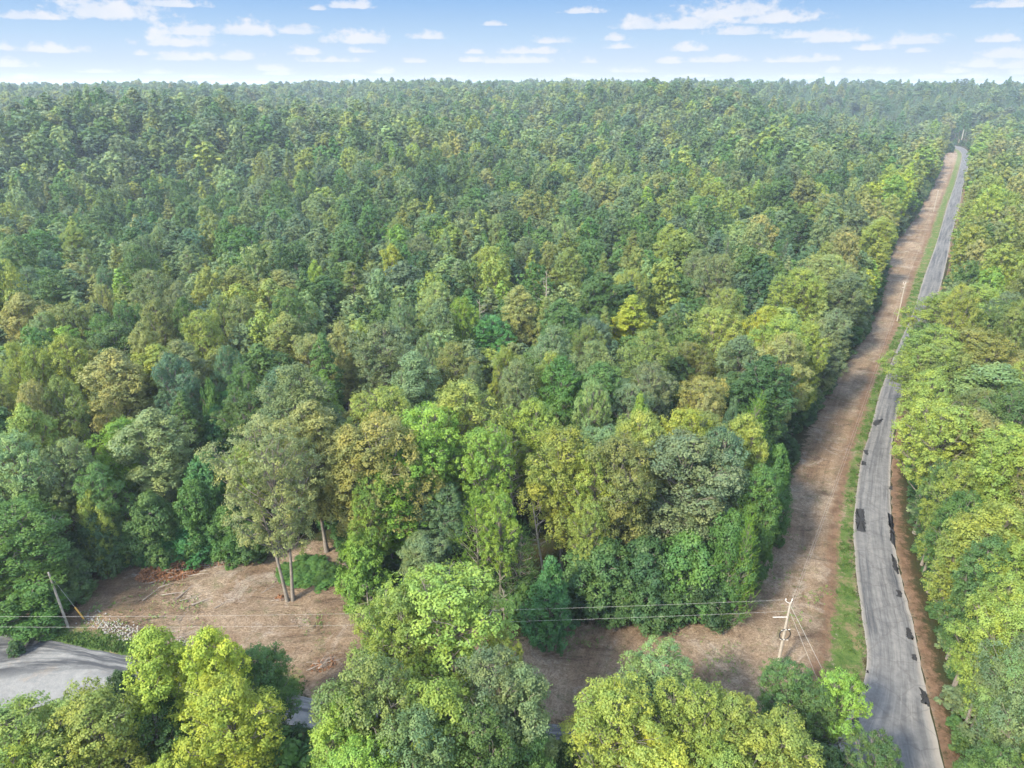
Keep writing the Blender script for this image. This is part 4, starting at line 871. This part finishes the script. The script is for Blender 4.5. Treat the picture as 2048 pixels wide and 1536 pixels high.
b4 = at(1916, 291); p4, top4 = pole(b4, 6.5, 'short stubby pole beside the tall one at the far bend', 'utility poles', (0, 0), None, False, (), .35, arms=False)
# the yellow guard over the guy anchor
mb = MB(); ga = at(168, 1238); gd = (topL-ga); gd = gd/np.linalg.norm(gd)
mb.tube([ga+gd*.05, ga+gd*1.2, ga+gd*2.3], .10, 8); o = mb.build('guy_guard', M_YEL); tag(o, 'yellow plastic guard over the anchor wire right of the leaning pole', 'guard')
def wire(a, b, sag, label, rad=.008, m=None, group='power lines'):
    t = np.linspace(0, 1, 28)[:, None]; P = a*(1-t)+b*t; P[:, 2] -= (4*sag*t*(1-t))[:, 0]
    mb = MB(); mb.tube(P, rad, 5); o = mb.build('power_line', m or M_WIRE); tag(o, label, 'cable', group); return o
lw = at(-620, 1226, 9.6); lw2 = at(-620, 1243, 8.4)
wire(topR+np.array([-.55, .05, .4]), lw, 1.3, 'upper of the two long wires crossing the clearing from the corner pole')
wire(topR*1.0+np.array([0, 0, -1.2]), lw2, 1.5, 'lower of the two long wires crossing the clearing from the corner pole')
wire(topR+np.array([.12, 0, .4]), top1+np.array([-.5, 0, .35]), 3.2, 'left of the two wires running up the mown strip from the corner pole', .009)
wire(topR+np.array([.2, 0, -.9]), top1+np.array([.1, 0, -.9]), 3.0, 'right of the two wires running up the mown strip from the corner pole', .009)
wire(top1, top2, 3.5, 'wire sagging between the two slim poles of the mown strip', .009)
wire(topL, at(-260, 1262, 6.0), .5, 'dark short wire leaving the leaning pole towards the left edge', .012, M_BLACK)
# ================================================================== brush pile, branches, snags, rubble
def heap(label, c, a, b, h, rot, nleaf, nstick, seed, col=None):
    r = np.random.default_rng(seed); root = link(bpy.data.objects.new('brush_pile', None)); root.location = c; root.rotation_euler = (0, 0, rot); tag(root, label, 'brush pile', 'heaps of cut brush')
    if nleaf:
        th = r.uniform(0, 6.28, nleaf); q = r.uniform(0, 1, nleaf)**.5
        lump = 1+.35*np.sin(3*th+seed)+.25*np.sin(q*9+th*2)
        P = np.stack([a*q*np.cos(th), b*q*np.sin(th), h*(1-q**2)*lump*r.uniform(.5, 1.05, nleaf)], 1)
        N = r.normal(0, .6, P.shape)+np.array([0, 0, .8]); N /= np.linalg.norm(N, axis=1)[:, None]
        A = np.cross(N, r.normal(0, 1, N.shape)); A /= np.linalg.norm(A, axis=1)[:, None]; B = np.cross(N, A); s = r.uniform(.08, .24, (nleaf, 1))
        V = np.stack([P-A*s, P-B*s*.5, P+A*s, P+B*s*.5], 1).reshape(-1, 3)
        link(bpy.data.objects.new('leaves', mesh_np('leaves', V, np.arange(len(V)).reshape(-1, 4), [M_BRUSH])), root)
    mb = MB()
    for _ in range(nstick):
        th = r.uniform(0, 6.28); q = r.uniform(0, .9)**.5; p = np.array([a*q*math.cos(th), b*q*math.sin(th), h*(1-q*q)*r.uniform(.2, 1)+.06]); d = np.array([r.normal(1, .5), r.normal(0, .5), r.uniform(-.1, .35)]); d /= np.linalg.norm(d)
        L = r.uniform(.8, 2.6); mb.tube([p-d*L/2, p+r.normal(0, .06, 3), p+d*L/2], [r.uniform(.03, .07), .035, .012], 5)
    mb.build('branches', M_DEAD, root); return root
heap('rust-brown heap of withered leafy brush below the back saplings', at(340, 1146), 4.6, 1.9, 2.2, .22, 7000, 80, 3)
heap('low grey tangle of cut branches right of the brown brush heap', at(455, 1128), 3.6, 1.3, .7, .05, 500, 90, 4)
heap('small brown tuft of cut brush against the twin trunks', at(562, 1200), .9, .6, .6, .0, 900, 8, 5)
heap('brown patch of raked brush beside the bottom of the slope', at(655, 1325), 2.2, 1.2, .35, .6, 260, 26, 6)
r = np.random.default_rng(9)
def stick(p, ang, L, R0, label, group='fallen branches on the cleared slope'):
    d = np.array([math.cos(ang), math.sin(ang), 0]); n_ = np.array([-d[1], d[0], 0])
    mb = MB(); pts = [p-d*L/2+np.array([0, 0, .1]), p+n_*r.uniform(-.15, .15)+np.array([0, 0, .14]), p+d*L/2+np.array([0, 0, .12])]
    mb.tube(pts, [R0, R0*.75, R0*.3], 6)
    for _ in range(int(r.integers(1, 4))):
        q = pts[1]+d*r.uniform(-.3, .3)*L; e = q+(d*r.uniform(.3, .8)+n_*r.choice([-1, 1])*r.uniform(.3, .7)+np.array([0, 0, r.uniform(.05, .3)]))*L*.25; mb.tube([q, e], [R0*.4, .012], 4)
    o = mb.build('fallen_branch', M_DEAD); tag(o, label, 'branch', group)
stick(at(400, 1150), .25, 6.0, .10, 'longest pale bare log lying right of the brown brush heap')
stick(at(412, 1143), .2, 5.0, .08, 'thinner pale log parallel to and behind the longest one')
stick(at(330, 1163), 1.7, 1.6, .06, 'short pale stick standing out in front of the brown brush heap')
for (x, y) in sorted([(345,1186),(372,1182),(420,1172),(440,1165),(455,1180),(470,1168),(490,1160),(410,1200),(300,1190),(480,1190),(515,1150),(450,1205),(385,1198),(540,1180),(330,1175),(500,1200)]):
    kst = globals().get('kst', -1)+1
    stick(at(x+r.uniform(-6, 6), y+r.uniform(-4, 4)), .55+r.normal(0, .35), r.uniform(1.6, 4.2), r.uniform(.05, .09), (['leftmost', 'second from the left', 'third from the left', 'fourth from the left', 'fifth from the left', 'sixth from the left', 'seventh from the left', 'eighth from the left', 'eighth from the right', 'seventh from the right', 'sixth from the right', 'fifth from the right', 'fourth from the right', 'third from the right', 'second from the right', 'rightmost'][kst])+' of the thin grey branches strewn on the dirt slope')
def snag(x, y, H, seed, label, nb=14, lean=(0, 0), m=None, spread=.35):
    r = np.random.default_rng(seed); root = link(bpy.data.objects.new('dead_tree', None)); root.location = at(x, y); tag(root, label, 'dead tree', 'bare dead trees')
    top = np.array([lean[0], lean[1], H]); mb = MB(); mb.tube([(0, 0, -.2), top*.5+r.normal(0, .12, 3), top], [.05+H*.012, .04+H*.008, .03], 7); mb.build('trunk', m or M_DEAD, root)
    mb = MB()
    for _ in range(nb):
        f = r.uniform(.3, .97); p = top*f; a = r.uniform(0, 6.28); L = H*spread*r.uniform(.4, 1)*(1.15-f*.5); e = p+np.array([math.cos(a)*L, math.sin(a)*L, L*r.uniform(.1, .8)]); mid = (p+e)/2+r.normal(0, .1*L, 3)
        mb.tube([p, mid, e], [.05, .035, .012], 5)
        for _ in range(2): q = mid+(e-mid)*r.uniform(0, .7); mb.tube([q, q+r.normal(0, .25*L, 3)], [.025, .01], 4)
    mb.build('branches', m or M_DEAD, root)
snag(1008, 1250, 5.0, 1, 'small bare grey tree before the dark gap left of the dark green sapling', 26, spread=.5)
snag(738, 1228, 5.5, 2, 'broken bare stub beneath the lime green bush right of the twin trunks', 10)
snag(1335, 1224, 6.0, 3, 'pale double stem leaning out below the big grey-green oak', 3, (.9, .2))
snag(1283, 1222, 9.0, 4, 'thick bare limb forking among the dark bushes under the big oak', 7, (.8, .2), spread=.3)
snag(1092, 1170, 13.0, 5, 'bare reddish-grey tree leaning left among the front edge crowns', 12, (-2.0, .5), spread=.22)
snag(1030, 1090, 20.0, 6, 'tall bare grey crown between the lime tree and the yellow-green one', 30, (-1.5, 0), spread=.2)
for k, (x, y, H, lb) in enumerate([(1090, 730, 24, 'tall bare snag beside the olive poplars right of centre'), (962, 760, 20, 'bare grey top beside the vivid green tree in mid wood'), (1300, 860, 20, 'pale bare branches behind the front edge, right of centre')]):
    snag(x, y, H, 20+k, lb, 24, spread=.16)
# white rubble beside the left pole
r = np.random.default_rng(31); V, F = [], []; n0 = 0
ico = np.array([(1,0,0),(-1,0,0),(0,1,0),(0,-1,0),(0,0,1),(0,0,-1)], float); fc = np.array([(0,2,4),(2,1,4),(1,3,4),(3,0,4),(2,0,5),(1,2,5),(3,1,5),(0,3,5)])
for _ in range(420):
    t = r.uniform(0, 1); c = at(182+85*t+r.normal(0, 14), 1238+36*t+r.normal(0, 9)); s = r.uniform(.04, .17)
    if r.uniform() < .25: c = at(372+r.normal(0, 14), 1290+r.normal(0, 9))
    V.append(ico*s*r.uniform(.6, 1.3, (6, 3))+c+np.array([0, 0, s*.4])); F.append(fc+n0); n0 += 6
o = link(bpy.data.objects.new('rubble', mesh_np('rubble', np.concatenate(V), np.concatenate(F), [M_STONE]))); tag(o, 'scatter of broken white stones on the verge by the leaning pole', 'rubble', kind='stuff')
# grass along the verges and thin tufts in the dirt
def grass(name, pts, h, m, label, seed):
    r = np.random.default_rng(seed); pts = np.asarray(pts); n = len(pts); k = 5
    P = np.repeat(pts, k, 0)+r.normal(0, .13, (n*k, 2)); z = ground_z(P[:, 0], P[:, 1]); hh = h*r.uniform(.5, 1.4, n*k); a = r.uniform(0, 6.28, n*k); w = .05+.05*r.uniform(0, 1, n*k)
    b = np.stack([P[:, 0], P[:, 1], z], 1); d = np.stack([np.cos(a), np.sin(a), 0*a], 1)*w[:, None]; tip = b+np.stack([r.normal(0, .1, n*k), r.normal(0, .1, n*k), hh], 1)
    V = np.stack([b-d, b+d, tip], 1).reshape(-1, 3); o = link(bpy.data.objects.new(name, mesh_np(name, V, np.arange(len(V)).reshape(-1, 3), [m]))); tag(o, label, name, kind='stuff')
gp = []; r = np.random.default_rng(41); Q = resample(RLw, .4)
for _ in range(16000):
    i = int(r.integers(1, len(Q)-1)); 
    if Q[i][1] > 260: continue
    t = Q[i+1]-Q[i-1]; t /= np.linalg.norm(t)+1e-9; nrm = np.array([t[1], -t[0]])
    if nrm[0] > 0: nrm = -nrm
    wd_ = np.interp(Q[i][1], WK[0], WK[1]); q_ = Q[i]+nrm*r.uniform(0, 1)*wd_*1.1
    if patch_noise(q_[0], q_[1], 2.1) > .0: gp.append(q_)
Q = resample(SRTw, .4)
for _ in range(5000):
    i = int(r.integers(1, len(Q)-1)); 
    if Q[i][0] > -24: continue
    gp.append(Q[i]+np.array([0, abs(r.normal(0, 1.1))+.15]))
grass('grass', gp, .26, M_GRASS, 'green verge grass between the asphalt and the dirt strip', 42)
wp = []
while len(wp) < 1300:
    x = r.uniform(-62, 45); y = r.uniform(48, 110); 
    if patch_noise(x, y, 4.5)+r.normal(0, .7) > 1.3 and look(SDG, np.array([x]), np.array([y]))[0] > 1: wp.append((x, y))
grass('weeds', wp, .22, M_WEED, 'thin green weeds coming up through the raked dirt', 43)
# broken twigs and slash strewn over the raked slope
r = np.random.default_rng(51); mb = MB()
for _ in range(1500):
    q = r.uniform()
    if q < .6: c = at(r.uniform(215, 720), r.uniform(1125, 1260))
    elif q < .8: c = at(645+r.normal(0, 45), 1320+r.normal(0, 32))
    else: c = at(r.uniform(1080, 1520), r.uniform(1250, 1400))
    if look(SDG, c[:1], c[1:2])[0] < 1: continue
    a = .5+r.normal(0, .6); L = r.uniform(.3, 1.3); d = np.array([math.cos(a), math.sin(a), r.normal(0, .08)])
    mb.tube([c-d*L/2+np.array([0, 0, .05]), c+np.array([0, 0, .09])+r.normal(0, .04, 3), c+d*L/2+np.array([0, 0, .05])], [.035, .025, .012], 3)
M_TWIG = simple('weathered twigs', (.16, .12, .09), .95, .55, .8, .05)
o = mb.build('twig_litter', M_TWIG); tag(o, 'fine broken twigs and slash strewn thinly over the raked clearing', 'litter', kind='stuff')
# haze: one closed box of pale even air round everything
hb = MB(); hb.box((0, 2900, 25), (14000, 12400, 118)); me = mesh_np('haze', hb.V[0], hb.F[0])
hm, t, o_ = mat('haze'); pv = nn(t, 'ShaderNodeVolumePrincipled', inp={'Color': (.64, .79, 1.0, 1), 'Density': .00017, 'Anisotropy': .2}); t.links.new(pv.outputs[0], o_.inputs['Volume'])
me.materials.append(hm); o = link(bpy.data.objects.new('haze', me)); tag(o, 'thin pale summer haze over the whole wood', 'haze', kind='stuff')
